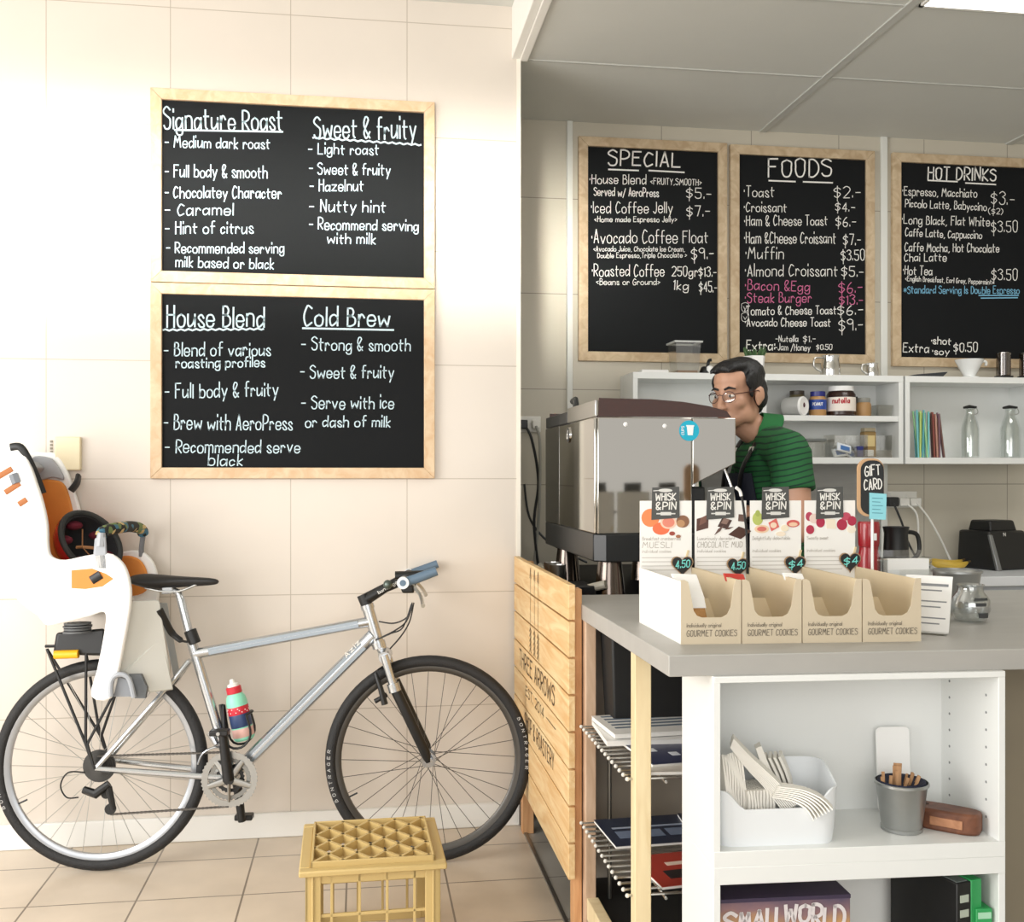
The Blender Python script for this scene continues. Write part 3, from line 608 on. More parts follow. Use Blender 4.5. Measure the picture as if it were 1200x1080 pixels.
# ================================================================== bicycle leaning near the tiled wall
WB0, WB1 = V((-.848, 3.554, 0)), V((.2237, 3.469, 0))
ba = (WB1 - WB0).normalized(); bn0 = ba.cross(V((0, 0, 1)))
LEAN = R(2.5)
bh = V((0, 0, 1)) * math.cos(LEAN) - bn0 * math.sin(LEAN); bn = bn0 * math.cos(LEAN) + V((0, 0, 1)) * math.sin(LEAN)
def bk(u, v, t=0.0):
    d = P(u, v, D=1) - EYE; o = WB0 + bn * t
    return EYE + d * ((o - EYE).dot(bn) / d.dot(bn))
def on(p, t):           # same place along the bicycle, at side offset t
    return p + bn * (t - (p - WB0).dot(bn))
RW = .345
HR, HF = WB0 + bh * RW, WB1 + bh * RW
t = BIKE = thing('bicycle', 'silver bicycle with black tyres leaning by the tiled wall', 'bicycle', (WB0 + WB1) / 2)
m_rub = mat('tyre_rubber', '1f1f20', .65, bump=.3, bscale=200); m_alu = mat('polished_frame', 'c3c7cb', .22, metal=.9); m_tube = mat('grey_frame_paint', '9aa3ab', .3, metal=.7)
m_rimd = mat('dark_rim', '5c5a57', .35, metal=.8); m_riml = mat('silver_rim', 'a3a6aa', .3, metal=.9); m_blk = mat('bike_black', '151617', .4); m_sp = mat('spoke_steel', 'b9b9b6', .3, metal=.9)
m_spd = mat('spoke_dark', '55524e', .4, metal=.7)
def circ(c, r, tt=0.0, n=64, a0=0, a1=360):
    return [on(c + ba * r * math.cos(R(a0 + (a1 - a0) * i / n)) + bh * r * math.sin(R(a0 + (a1 - a0) * i / n)), tt) for i in range(n + (0 if a1 - a0 == 360 else 1))]
def wheel(c, rim_m, sp_m, label):
    w_ = obj('wheel', MB().rings([[on(c + ba * r * math.cos(2 * math.pi * k / 72) + bh * r * math.sin(2 * math.pi * k / 72), tt) for k in range(72)] for r, tt in ((.312, -.011), (.312, .011), (.300, .011), (.291, .006), (.291, -.006), (.300, -.011))], loop=True), rim_m, t)
    w_['label'] = label
    obj('tyre', MB().tube(circ(c, RW - .0195, 0, 80), .0195, 14, loop=True, up=bn), m_rub, w_)
    b = MB()
    for k in range(32):
        a = 2 * math.pi * k / 32; s = 1 if k % 2 else -1; off = (R(58) if k % 4 < 2 else -R(58))
        hub = on(c + ba * .02 * math.cos(a + off) + bh * .02 * math.sin(a + off), s * .026)
        b.tube([hub, on(c + ba * .293 * math.cos(a) + bh * .293 * math.sin(a), s * .002)], .0011, 5)
    obj('spokes', b, sp_m, w_)
    obj('hub', MB().cyl(on(c, -.05), on(c, .05), .011, 14).cyl(on(c, -.03), on(c, -.022), .025, 18).cyl(on(c, .022), on(c, .03), .025, 18), m_alu, w_)
    b = MB()
    va = R(205); b.tube([c + ba * .292 * math.cos(va) + bh * .292 * math.sin(va), c + ba * .262 * math.cos(va) + bh * .262 * math.sin(va)], .003, 8)
    obj('valve', b, m_blk, w_)
    b = MB()
    for a, tx in ((R(180), 'BONTRAGER'),) if rim_m is m_riml else ((R(180), 'BONTRAGER'), (R(0), 'BONTRAGER')):
        up_ = -(ba * math.cos(a) + bh * math.sin(a)) if a < 1 else (ba * -1)
        n_ = len(tx)
        for i, ch in enumerate(tx):
            aa = R(180 + 24 - 3.6 * i) if a > 1 else R(24 - 3.6 * i + 0)
            rad = ba * math.cos(aa) + bh * math.sin(aa); tan = (bh * math.cos(aa) - ba * math.sin(aa)) * (-1)
            p = on(c + rad * (.327 if a > 1 else .327), .0196)
            write(b, ch, p, p + tan * .0085, .0095, bn, .0014, jit=0, upv=(rad if True else None), lift=.0006)
    obj('tyre_lettering', b, mat('tyre_print', 'c9c9c7', .7), w_, smooth=0)
    return w_
wheel(HR, m_riml, m_sp, 'rear wheel with bright silver rim')
wheel(HF, m_rimd, m_spd, 'front wheel with dark grey rim')
BB = on(bk(269, 912.6, .045), 0)
ST = bk(227.5, 766); SC_ = bk(224.5, 752); HT, HB = bk(431, 712), bk(443, 752)
TTf, DTf = bk(436, 727.5), bk(437, 744)
def ftube(name, a, b, r, m=m_alu, n=14, flat=1.0, r2=None): return obj(name, MB().tube([a, b], [r, r if r2 is None else r2], n, flat=flat, up=bn), m, t)
ftube('seat_tube', BB, SC_, .0165); ftube('head_tube', HT, HB, .020)
ftube('top_tube', ST, TTf, .0175, m_alu); ftube('down_tube', BB + (DTf - BB).normalized() * .01, DTf, .0225, m_alu)
for nm, p, q, r in (('top_tube_panel', ST, TTf, .0115), ('down_tube_panel', BB, DTf, .0160)):
    d = (q - p).normalized(); e = d.cross(bn).normalized() * r
    a, c_ = p + d * .05, q - d * .045; k = .0175 if r < .012 else .0225
    obj(nm, MB().add([on(x, k * .82) for x in (a - e, c_ - e, c_ + e, a + e)] + [on(x, k * .82 + .003) for x in (a - e, c_ - e, c_ + e, a + e)], [(0, 1, 2, 3), (4, 5, 6, 7), (0, 1, 5, 4), (1, 2, 6, 5), (2, 3, 7, 6), (3, 0, 4, 7)]), m_tube, t, bevel=.002)
b = MB(); p = on(bk(407, 769), .023); q = on(bk(423, 752), .023); write(b, 'Aziz', p, q, .016, bn, .0024, lift=.0035); obj('frame_lettering', b, m_chalk, t, smooth=0)
for s in (-1, 1):
    obj('seat_stay', MB().tube([on(bk(222, 774), s * .012), on(bk(205, 797), s * .035), on(HR, s * .062)], .0085, 10), m_alu, t)
    obj('chain_stay', MB().tube([on(BB, s * .03), on(BB.lerp(HR, .3), s * .042), on(HR, s * .062)], [.012, .011, .009], 10), m_alu, t)
# saddle and post
PT = bk(209, 694)
obj('seat_post', MB().tube([SC_, bk(212, 703), PT, bk(203, 691)], [.0135, .0135, .0125, .010], 14), m_alu, t)
obj('post_strap', MB().cyl(bk(228.5, 754), bk(222.5, 738), .021, 16), m_blk, t, bevel=.003)
rs = []
prof = [(153, 677, .062, .006), (158, 676.5, .070, .010), (170, 677.5, .068, .018), (182, 679, .05, .020), (200, 679.5, .03, .016), (225, 680, .021, .012), (248, 680, .017, .010), (257, 681, .010, .005)]
for u, v, wd, th in prof:
    c_ = bk(u, v); rs.append([c_ + bn * (wd * math.cos(2 * math.pi * k / 16)) + bh * ((th if math.sin(2 * math.pi * k / 16) > 0 else th * 1.7) * math.sin(2 * math.pi * k / 16) - (.010 * abs(math.cos(2 * math.pi * k / 16)) ** 2 if wd > .03 else 0)) for k in range(16)])
obj('saddle', MB().rings(rs), mat('saddle_black', '1c1c1d', .45), t, subsurf=1)
b = MB()
for s in (-1, 1): b.tube(smooth_pts([on(bk(172, 688), s * .025), on(bk(190, 692), s * .022), on(bk(212, 692), s * .02), on(bk(232, 684), s * .01)], 4), .0035, 7)
obj('saddle_rails', b, m_sp, t)
obj('seat_clamp', boxm(-.018, .018, -.02, .02, -.012, .012), m_alu, t, bevel=.003).location = bk(197, 691) - BIKE.location
bpy.context.view_layer.update()
o = [x for x in BIKE.children if x.name.startswith('seat_clamp')][0]
for vv in o.data.vertices: vv.co += BIKE.location
# fork
CR = bk(452, 768)
ax = (HB - HT).normalized()
obj('headset', MB().cyl(HT - ax * .012, HT + ax * .004, .023, 18), m_alu, t); obj('headset', MB().cyl(HB - ax * .002, HB + ax * .02, .024, 18), m_alu, t)
fk = obj('fork_crown', MB().tube([on(CR, -.06), on(CR - ax * .006, 0), on(CR, .06)], [.02, .024, .02], 12), m_alu, t)
obj('steerer', MB().cyl(HB, CR, .018, 14), m_alu, t)
BRa = bk(462, 800)
for s in (-1, 1):
    obj('fork_leg', MB().tube([on(CR - ax * .01, s * .055), on(BRa, s * .055)], .0145, 12), m_alu, t)
    obj('fork_slider', MB().tube([on(BRa, s * .055), on(HF - ax * .03, s * .055), on(HF, s * .052)], [.0175, .0165, .011], 12), m_blk, t)
    obj('dropout', MB().cyl(on(HF, s * .045), on(HF, s * .06), .016, 14), m_alu, t)
obj('fork_brace', MB().tube(smooth_pts([on(BRa, .055), on(BRa - ax * .05, .04), on(BRa - ax * .07, 0), on(BRa - ax * .05, -.04), on(BRa, -.055)], 3), .010, 10), m_alu, t)
obj('fork_collar', MB().cyl(on(BRa - ax * .008, .055), on(BRa + ax * .02, .055), .021, 14), m_alu, t)
# front brake
bp = on(bk(447, 800), .05)
obj('front_brake', MB().tube([on(bk(452, 822), .05), on(bk(447, 803), .052), on(bk(441, 786), .045)], [.011, .009, .006], 8).tube([on(bk(443, 783), .04), on(bk(452, 779), -.02)], .003, 6), m_blk, t)
obj('brake_pad', MB().tube([on(bk(440, 820), .028), on(bk(454, 812), .028)], .008, 8), m_blk, t)
# stem, bar, grips
BC = bk(476, 677); SB = bk(427, 703)
obj('stem', MB().cyl(HT + ax * -.012, SB - ax * .02, .0205, 16).tube([SB, SB.lerp(BC, .5) + bh * .004, BC], [.021, .016, .02], 12), m_blk, t)
b = MB(); d_ = (BC - SB); p = on(SB + d_ * .35, .0172); write(b, 'bontrager', p - bh * .004, p + d_ * .5 - bh * .002, .011, bn, .0016, lift=.001); obj('stem_lettering', b, m_chalk, t, smooth=0)
obj('handlebar', MB().tube([on(BC, -.27), on(BC, .26)], .012, 12), m_alu, t)
m_grip = mat('grey_grip', '54585c', .6); m_be = mat('blue_grey_bar_end', '5d7387', .45)
for s in (-1, 1):
    obj('grip', MB().cyl(on(BC, s * .15), on(BC, s * .255), .0165, 14), m_grip, t)
    E = on(BC, s * .265)
    e = obj('bar_end', MB().tube([E, E + ba * .04 + bh * .012, E + ba * .105 + bh * .036], [.0145, .0155, .0145], 12), m_be, t)
    obj('clamp', MB().cyl(on(E, s * .256), on(E, s * .285), .019, 18), mat('clamp_white', 'dfe3e6', .35), e)
    obj('end_plug', MB().cyl(on(E, s * .284), on(E, s * .2865), .010, 14), m_be, e)
    lv = obj('brake_lever', MB().tube(smooth_pts([on(BC + ba * .02 - bh * .01, s * .12), on(BC + ba * .05 - bh * .045, s * .16), on(BC + ba * .062 - bh * .075, s * .24)], 4), [.006] * 8 + [.0075], 8), mat('lever_silver', 'c6c4bd', .3, metal=.8), t)
    obj('shifter', MB().hexa([on(BC + ba * x - bh * .042, s * tt) for x, tt in ((-.008, .095), (.032, .095), (.032, .14), (-.008, .14))], [on(BC + ba * x + bh * .006, s * tt) for x, tt in ((-.022, .085), (.022, .085), (.022, .145), (-.022, .145))]), m_blk, t, bevel=.006)
obj('light_mount', MB().tube([on(bk(464, 673), .06), on(bk(497, 672), .06)], .014, 10), m_blk, t)
obj('bell', MB().ball(on(bk(455, 684), .03), (.016, .016, .016), 12), mat('bell_grey', '5f6a64', .3, metal=.6), t)
cb = MB()
for pts in ([(483, 706, .11), (478, 722, .09), (462, 730, .06), (444, 728, .035)], [(484, 708, .12), (476, 728, .10), (462, 739, .06), (446, 747, .03)], [(482, 708, .1), (472, 735, .08), (458, 742, .05), (440, 750, .03)], [(485, 706, .12), (480, 728, .1), (470, 745, .06), (457, 760, .02)]):
    cb = MB().tube(smooth_pts([bk(u, v, tt) for u, v, tt in pts], 6), .0025, 6); obj('cable', cb, m_blk, t)
# drivetrain
c0 = on(BB, .045)
def ring(r0, r1, tt, teeth, m, name, par=None):
    n = teeth * 2; o_, i_ = [], []
    for k in range(n):
        a = 2 * math.pi * k / n; r = r1 + (.004 if k % 2 else 0); d = ba * math.cos(a) + bh * math.sin(a)
        o_.append(d * r); i_.append(d * r0)
    vs = [on(BB + p, tt) for p in o_] + [on(BB + p, tt) for p in i_] + [on(BB + p, tt + .003) for p in o_] + [on(BB + p, tt + .003) for p in i_]
    fs = []
    for k in range(n):
        j = (k + 1) % n
        fs += [(k, j, n + j, n + k), (2 * n + k, 3 * n + k, 3 * n + j, 2 * n + j), (k, 2 * n + k, 2 * n + j, j), (n + k, n + j, 3 * n + j, 3 * n + k)]
    return obj(name, MB().add(vs, fs), m, par or t, smooth=0)
cr = obj('crankset', MB().cyl(on(BB, -.04), on(BB, .062), .017, 16), m_blk, t)
m_ring = mat('chainring_silver', 'a9a9a6', .3, metal=.85)
ring(.070, .0885, .047, 44, m_ring, 'chainring', cr); ring(.054, .066, .040, 32, mat('chainring_grey', '8b8b88', .35, metal=.8), 'chainring', cr); ring(.034, .044, .033, 22, m_blk, 'chainring', cr)
b = MB()
for k in range(5):
    a = R(90 + 72 * k + 36); d = ba * math.cos(a) + bh * math.sin(a); b.tube([on(BB + d * .012, .052), on(BB + d * .072, .05)], [.013, .009], 8, flat=.5, up=ba.cross(d) if False else None)
obj('spider', b, m_ring, cr)
up_ = (on(bk(262, 862, .06), .06) - on(BB, .06)).normalized()
obj('crank_arm', MB().tube([on(BB, .062), on(BB + up_ * .165, .07)], [.019, .0135], 12), m_blk, cr)
obj('crank_arm', MB().tube([on(BB, -.055), on(BB - up_ * .17, -.065)], [.017, .013], 12), m_blk, cr)
for s in (1, -1):
    c_ = on(BB + up_ * .166 * s, .10 * s)
    pd = obj('pedal', MB().cyl(on(c_, .07 * s), on(c_, .135 * s), .006, 10), m_sp, cr)
    obj('pedal_body', MB().hexa([on(c_ + ba * x + bh * -.009, y * s) for x, y in ((-.03, .085), (.03, .085), (.03, .13), (-.03, .13))], [on(c_ + ba * x + bh * .009, y * s) for x, y in ((-.03, .085), (.03, .085), (.03, .13), (-.03, .13))]), m_blk, pd, bevel=.004)
# cassette, chain, derailleurs
b = MB()
for k, r in enumerate((.053, .047, .041, .036, .031, .027, .024)):
    b.cyl(on(HR, .022 + k * .0045), on(HR, .0245 + k * .0045), r, 26)
obj('cassette', b, mat('cassette_dark', '4a4947', .4, metal=.7), t)
JP = bk(129, 948, .05); GP = bk(125, 925, .05)
def chain(p, q):
    b = MB(); n = int((q - p).length / .0065)
    for i in range(n):
        a, c_ = p.lerp(q, i / n), p.lerp(q, (i + .92) / n)
        b.tube([a, c_], [.0042, .0036] if i % 2 else [.0032, .0042], 6)
    return b
b = chain(on(HR + bh * .036, .045), on(BB + bh * .088, .048)); b2 = chain(on(JP - bh * .018, .045), on(BB - bh * .088, .048)); b.v, nb = b.v + b2.v, len(b.v); b.f += [tuple(i + nb for i in f) for f in b2.f]
obj('chain', b, mat('chain_steel', '6b6864', .4, metal=.8), t)
rd = obj('rear_derailleur', MB().tube([bk(98, 925, .06), bk(112, 930, .065), bk(128, 918, .06)], [.012, .016, .012], 10).tube([bk(127, 922, .058), bk(133, 948, .055)], [.012, .009], 8), m_blk, t)
obj('jockey_wheel', MB().cyl(on(JP, .042), on(JP, .05), .018, 16), m_blk, rd); obj('jockey_wheel', MB().cyl(on(bk(124, 930, .05), .042), on(bk(124, 930, .05), .05), .016, 16), m_blk, rd)
obj('derailleur_cable', MB().tube(smooth_pts([bk(100, 905, .065), bk(80, 905, .075), bk(71, 920, .075), bk(78, 934, .07), bk(92, 934, .065)], 6), .0025, 6), m_blk, rd)
obj('front_derailleur', MB().tube(smooth_pts([bk(232, 895, .052), bk(238, 882, .055), bk(252, 875, .055), bk(264, 877, .052)], 3), .007, 8, flat=.5).tube([bk(247, 858, .03), bk(254, 872, .045)], [.014, .010], 10), m_alu, t)
# bottle cage
axb = (bk(262, 800) - bk(277, 868)).normalized(); bc = bk(283, 868)
b = MB()
for s in (-1, 1): b.tube(smooth_pts([on(bk(262, 826), s * .01), on(bk(268, 868), s * .03), on(bk(285, 873), s * .035), on(bk(296, 858), s * .038), on(bk(291, 835), s * .036)], 4), .004, 7)
b.tube(smooth_pts([on(bk(291, 835), .036), on(bk(296, 833), 0), on(bk(291, 835), -.036)], 4), .004, 7); b.tube([bk(259, 825), bk(266, 872)], .008, 8)
obj('bottle_cage', b, m_blk, t)
# rear carrier
m_rod = mat('carrier_black', '101011', .45)
car = obj('rear_carrier', MB().tube([bk(53, 757, .05), bk(122, 756, .05)], .005, 8).tube([bk(53, 757, -.05), bk(122, 756, -.05)], .005, 8), m_rod, t)
for s in (-1, 1):
    for u, v in ((55, 760), (101, 765), (140, 800)):
        obj('stay_rod', MB().tube([bk(u, v, s * .055), on(bk(109 if u < 120 else 111, 866), s * .07), on(HR, s * .072)], .0048, 7), m_rod, car)
obj('carrier_block', MB().hexa([bk(u, v, tt) for u, v, tt in ((62, 767, .06), (122, 768, .06), (122, 768, -.06), (62, 767, -.06))], [bk(u, v, tt) for u, v, tt in ((66, 741, .06), (123, 736, .06), (123, 736, -.06), (66, 741, -.06))]), m_blk, car, bevel=.008)
b = MB()
for k in range(4): b.cyl(bk(91, 741 - k * 3.2, .065), bk(91, 738.8 - k * 3.2, .065), .045 - (k % 2) * .003, 20)
obj('bellows', b, mat('grey_bellows', '5e6062', .5), car)
obj('yellow_lock', MB().tube([bk(64, 767, .065), bk(92, 766, .065)], .014, 12), mat('lock_yellow', 'f2b31c', .4), car)

# water bottle in the cage
t = thing('water_bottle', 'mint child water bottle with red cap in the bicycle bottle cage', 'water bottle', bc)
up = axb
b0 = bk(287, 866); wb = lambda z: b0 + up * z
m_mint = mat('mint_plastic', '8fdcc0', .35); m_redp = mat('bottle_red', 'c8283a', .35); m_navy = mat('bottle_navy', '2c3f68', .4)
obj('body', MB().lathe([(.030, 0), (.0345, .006), (.0345, .128), (.031, .145), (.022, .158)], b0, up, 28), m_mint, t)
obj('red_band', MB().lathe([(.0347, .088), (.0352, .09), (.0352, .112), (.0347, .114)], b0, up, 28, close=True), m_redp, t)
obj('navy_band', MB().lathe([(.0347, .045), (.0352, .047), (.0352, .086), (.0347, .088)], b0, up, 28, close=True), m_navy, t)
obj('striped_band', MB().lathe([(.0347, .012), (.0352, .013), (.0352, .040), (.0347, .041)], b0, up, 28, close=True), mat('pale_pink', 'e3b7ad', .4), t)
obj('cap', MB().lathe([(.023, .156), (.025, .158), (.025, .178), (.022, .18)], b0, up, 24), m_redp, t)
obj('nozzle', MB().lathe([(.019, .18), (.018, .188), (.009, .192), (.008, .203), (.004, .205)], b0, up, 18), m_chalk, t)
b = MB()
q = V((0, 0, 1)).rotation_difference(up)
for k in range(26):
    a = k * 2.4; z = .093 + (k * 7 % 17) / 17 * .017
    d = q @ V((math.cos(a), math.sin(a), 0)); b.ball(b0 + up * z + d * .0352, .0022, 6)
obj('dots', b, m_chalk, t)

# ================================================================== child seat on the carrier
m_shell = mat('white_shell', 'f1f1ef', .35); m_orange = mat('orange_pad', 'd98a3c', .65, var=.06, vscale=20); m_gpl = mat('grey_plastic', '9ea2a8', .4); m_gfab = mat('grey_headrest', 'a3a5aa', .7); m_apr = mat('shell_shaded', 'd3d3cd', .4)
t = thing('child_seat', 'white and orange child bicycle seat over the rear wheel', 'child seat', on(bk(80, 740), 0))
TN = .17
side = [(8, 522), (22, 524), (33, 540), (42, 565), (50, 590), (55, 615), (56, 640), (60, 652), (75, 656), (100, 651), (125, 648), (139, 655), (148, 668), (153, 690), (152, 715), (145, 755), (138, 790), (129, 819), (106, 816), (113, 785), (120, 750), (123, 718), (105, 722), (80, 728), (55, 733), (44, 722), (25, 702), (0, 680), (-25, 640), (-42, 580), (-36, 540), (-12, 523)]
so = [bk(u, v, TN) for u, v in side]
sm = smooth_pts(so, 3, True)
for s in (1, -1):
    pts = [on(p, s * TN) for p in sm]; n = len(pts); th = bn * (-s * .022)
    b = MB().add(pts + [p + th for p in pts], [tuple(range(n)), tuple(range(2 * n - 1, n - 1, -1))] + [(i, i + n, (i + 1) % n + n, (i + 1) % n) for i in range(n)])
    obj('side_shell', b, m_shell, t, bevel=.006)
# back, seat pan joining the two sides
def span(name, px, m, tt=.152, thick=.02, bev=.005, th_dir=None):
    p = smooth_pts([bk(u, v, TN) for u, v in px], 4); rs = []
    for i, c_ in enumerate(p):
        d = (p[min(i + 1, len(p) - 1)] - p[max(i - 1, 0)]).normalized(); nn = d.cross(bn).normalized() * thick
        rs.append([on(c_, tt), on(c_, -tt), on(c_ + nn, -tt), on(c_ + nn, tt)])
    return obj(name, MB().rings(rs), m, t, bevel=bev)
span('back_shell', [(-12, 528), (-30, 560), (-25, 610), (-5, 660), (20, 695), (45, 716)], m_shell)
span('seat_pan', [(45, 716), (70, 718), (100, 712), (120, 706)], m_shell)
span('headrest', [(0, 534), (-10, 545), (-14, 556)], m_gfab, .150, -.035, .01)
span('back_cushion', [(-12, 560), (-8, 600), (10, 650), (30, 688)], m_orange, .150, -.035, .01)
span('seat_cushion', [(32, 700), (60, 704), (95, 698), (120, 692)], m_orange, .150, -.03, .01)
# pads on the inner faces of the sides
for s in (1, -1):
    for px in ([(-2, 562), (22, 558), (35, 566), (43, 592), (48, 620), (48, 652), (20, 655), (0, 610)], [(85, 665), (110, 655), (130, 660), (140, 678), (138, 700), (115, 706), (90, 690)]):
        pts = [on(p, s * (TN - .0215)) for p in smooth_pts([bk(u, v, TN) for u, v in px], 4, True)]; n = len(pts); th = bn * (-s * .014)
        obj('side_pad', MB().add(pts + [p + th for p in pts], [tuple(range(n)), tuple(range(2 * n - 1, n - 1, -1))] + [(i, i + n, (i + 1) % n + n, (i + 1) % n) for i in range(n)]), m_orange, t, bevel=.006)
for s in (1, -1):
    pts = [on(p, s * (TN - .0215)) for p in smooth_pts([bk(u, v, TN) for u, v in ((-8, 530), (14, 529), (26, 541), (33, 557), (18, 555), (-4, 558))], 4, True)]; n = len(pts); th = bn * (-s * .016)
    obj('headrest_wing', MB().add(pts + [p + th for p in pts], [tuple(range(n)), tuple(range(2 * n - 1, n - 1, -1))] + [(i, i + n, (i + 1) % n + n, (i + 1) % n) for i in range(n)]), m_gfab, t, bevel=.005)
m_slot = mat('brown_slot', 'a8683a', .7)
for (a, c_) in (((-3, 559), (14, 549)), ((6, 577), (23, 566)), ((22, 591), (31, 585))):
    obj('strap_slot', MB().tube([bk(*a, TN + .001), bk(*c_, TN + .001)], .009, 10, flat=.25, up=bh), m_slot, t)
pts = [bk(u, v, TN) for u, v in ((84, 668), (108, 666), (124, 672), (133, 678), (120, 687), (100, 690), (84, 689))]
n = len(pts); obj('side_window', MB().add([p + bn * .001 for p in pts] + [p - bn * .004 for p in pts], [tuple(range(n)), tuple(range(2 * n - 1, n - 1, -1))] + [(i, i + n, (i + 1) % n + n, (i + 1) % n) for i in range(n)]), m_orange, t)
obj('window_strap', MB().tube([bk(107, 680, TN + .002), bk(118, 673, TN + .002)], .014, 8, flat=.3, up=bh), m_blk, t)
obj('strap_buckle', MB().tube([bk(15, 555, TN + .004), bk(19, 566, TN + .004)], .014, 4, flat=.4, up=ba), mat('buckle_grey', '70747a', .4), t)
obj('harness_strap', MB().tube(smooth_pts([bk(12, 524, TN + .002), bk(24, 524, TN + .001), bk(34, 540, TN - .01), bk(43, 560, TN - .03), bk(50, 578, TN - .045)], 5), .012, 8, flat=.35, up=bh), m_blk, t)
obj('harness_strap', MB().tube(smooth_pts([bk(92, 558, -TN + .03), bk(90, 566, -TN + .045), bk(83, 575, -TN + .05)], 5), .019, 8, flat=.5, up=bh), m_blk, t)
obj('apron', MB().hexa([bk(*q_) for q_ in ((140, 790, .13), (203, 808, .05), (200, 808, .03), (140, 790, .11))], [bk(*q_) for q_ in ((150, 704, .13), (187, 703, .07), (185, 703, .05), (148, 704, .11))]), m_apr, t, bevel=.004)  # beige-white apron greyed: its shade is put into the colour
obj('apron', MB().hexa([bk(*q_) for q_ in ((176, 811, .115), (203.5, 808, .055), (200, 808, .03), (172, 811, .09))], [bk(*q_) for q_ in ((146, 786, .13), (190, 745, .065), (186, 745, .04), (146, 786, .1))]), m_apr, t, bevel=.004)
obj('far_leg_guard', MB().hexa([bk(*q_) for q_ in ((205, 800, -.04), (212, 796, -.06), (212, 796, -.08), (205, 800, -.06))], [bk(*q_) for q_ in ((186, 706, -.04), (196, 706, -.06), (196, 706, -.08), (186, 706, -.06))]), mat('guard_grey', '9fa1a0', .45), t, bevel=.003)
# foot cup and front strap
b = MB().tube(smooth_pts([bk(130, 816, .175), bk(131, 797, .175), bk(140, 790, .175), bk(151, 795, .175), bk(157, 817, .175)], 4), .008, 8)
ft = obj('foot_rest', b, m_gpl, t)
pts = [(130, 816), (132, 800), (140, 793), (150, 797), (156, 816)]
obj('foot_plate', MB().prism([bk(u, v, .16) for u, v in pts], lambda *p: V(p), bn * -.02), mat('foot_grey', '80848a', .5), ft)
obj('foot_plate', MB().prism([bk(u, v, .14) for u, v in ((150, 790), (165, 790), (172, 806), (170, 818), (158, 818))], lambda *p: V(p), bn * -.02), mat('foot_dark', '606468', .5), ft)
obj('front_strap', MB().tube(smooth_pts([bk(187, 714, .07), bk(196, 732, .05), bk(202, 742, .035), bk(212, 750, .03), bk(220, 752, .025)], 4), [.012] * 9 + [.010] * 4 + [.004] * 4, 8, flat=.4), m_blk, t)
# padded bar
gb = obj('bar_bracket', MB().hexa([bk(*q_) for q_ in ((108, 668, .17), (127, 668, .17), (127, 668, .14), (108, 668, .14))], [bk(*q_) for q_ in ((111, 630, .17), (124, 628, .17), (124, 628, .14), (111, 630, .14))]), m_gpl, t, bevel=.006)
obj('bar_latch', MB().tube([bk(118, 640, .16), bk(119, 624, .16)], [.018, .012], 10), m_gpl, gb)
m_pad = mat('patterned_pad', '2a2c2a', .7)
nn, LL = m_pad.node_tree.nodes, m_pad.node_tree.links
tc = nn.new('ShaderNodeTexCoord'); vo = nn.new('ShaderNodeTexVoronoi'); vo.inputs['Scale'].default_value = 60; LL.new(tc.outputs['Object'], vo.inputs['Vector'])
rp = nn.new('ShaderNodeValToRGB'); rp.color_ramp.interpolation = 'CONSTANT'; rp.color_ramp.elements[0].color = (*lin('1d1f1e'), 1); rp.color_ramp.elements[1].position = .55; rp.color_ramp.elements[1].color = (*lin('3f6f86'), 1)
e = rp.color_ramp.elements.new(.7); e.color = (*lin('c9b07a'), 1); e = rp.color_ramp.elements.new(.82); e.color = (*lin('6b7d4a'), 1)
sp = nn.new('ShaderNodeSeparateColor'); LL.new(vo.outputs['Color'], sp.inputs[0]); LL.new(sp.outputs[0], rp.inputs[0]); LL.new(rp.outputs[0], nn['Principled BSDF'].inputs['Base Color'])
bar = smooth_pts([bk(119, 632, .155), bk(121, 623, .13), bk(140, 618, .05), bk(156, 617, -.06), bk(167, 622, -.13), bk(166, 640, -.15), bk(165, 652, -.155)], 5)
obj('safety_bar', MB().tube(bar, .009, 10), mat('bar_grey', '76797d', .5), t)
obj('bar_padding', MB().tube(bar[3:22], .019, 14), m_pad, t)

# helmet lying in the seat
hc = bk(106, 635, -.01); hax = (-FW * .50 + RT * .72 + UP * .34).normalized()
t = thing('helmet', 'red child helmet with black padding lying in the child seat', 'helmet', hc)
q = V((0, 0, 1)).rotation_difference(hax)
def bowl(r, d, th, n=28, m_=10):
    pr = [(r * math.sin(math.pi / 2 * i / m_) + 1e-4, -d * math.cos(math.pi / 2 * i / m_)) for i in range(m_ + 1)]
    pi_ = [((r - th) * math.sin(math.pi / 2 * i / m_) + 1e-4, -(d - th) * math.cos(math.pi / 2 * i / m_)) for i in range(m_, -1, -1)]
    return pr + pi_
obj('shell', MB().lathe(bowl(.120, .122, .006), hc, hax, 32, sx=1.0, sy=.82), mat('helmet_red', 'b51d2e', .25, coat=.4), t)
obj('liner', MB().lathe(bowl(.1135, .115, .016), hc + hax * .002, hax, 32, sx=1.0, sy=.82), mat('helmet_foam', '222225', .8), t)
obj('rim', MB().tube([hc + hax * .004 + q @ V((.113 * math.cos(2 * math.pi * k / 40), .092 * math.sin(2 * math.pi * k / 40), 0)) for k in range(40)], .0095, 10, loop=True), mat('helmet_rim', '2d2f2f', .7), t)
for a in (20, 80, 150, 215, 280):
    d = q @ V((0.080 * math.cos(R(a)), .064 * math.sin(R(a)), -.035)); obj('padding', MB().ball(hc + d, (.03, .03, .016), 12), mat('maroon_padding', '641428', .85), t)
b = MB()
for a, c_ in (((.05, .03), (-.02, -.03)), ((-.04, .04), (.03, -.02))):
    b.tube([hc + q @ V((a[0], a[1], -.03)), hc + q @ V((0, 0, -.05)), hc + q @ V((c_[0], c_[1], -.03))], .005, 6, flat=.4)
obj('straps', b, mat('strap_tan', 'b9855a', .8), t)

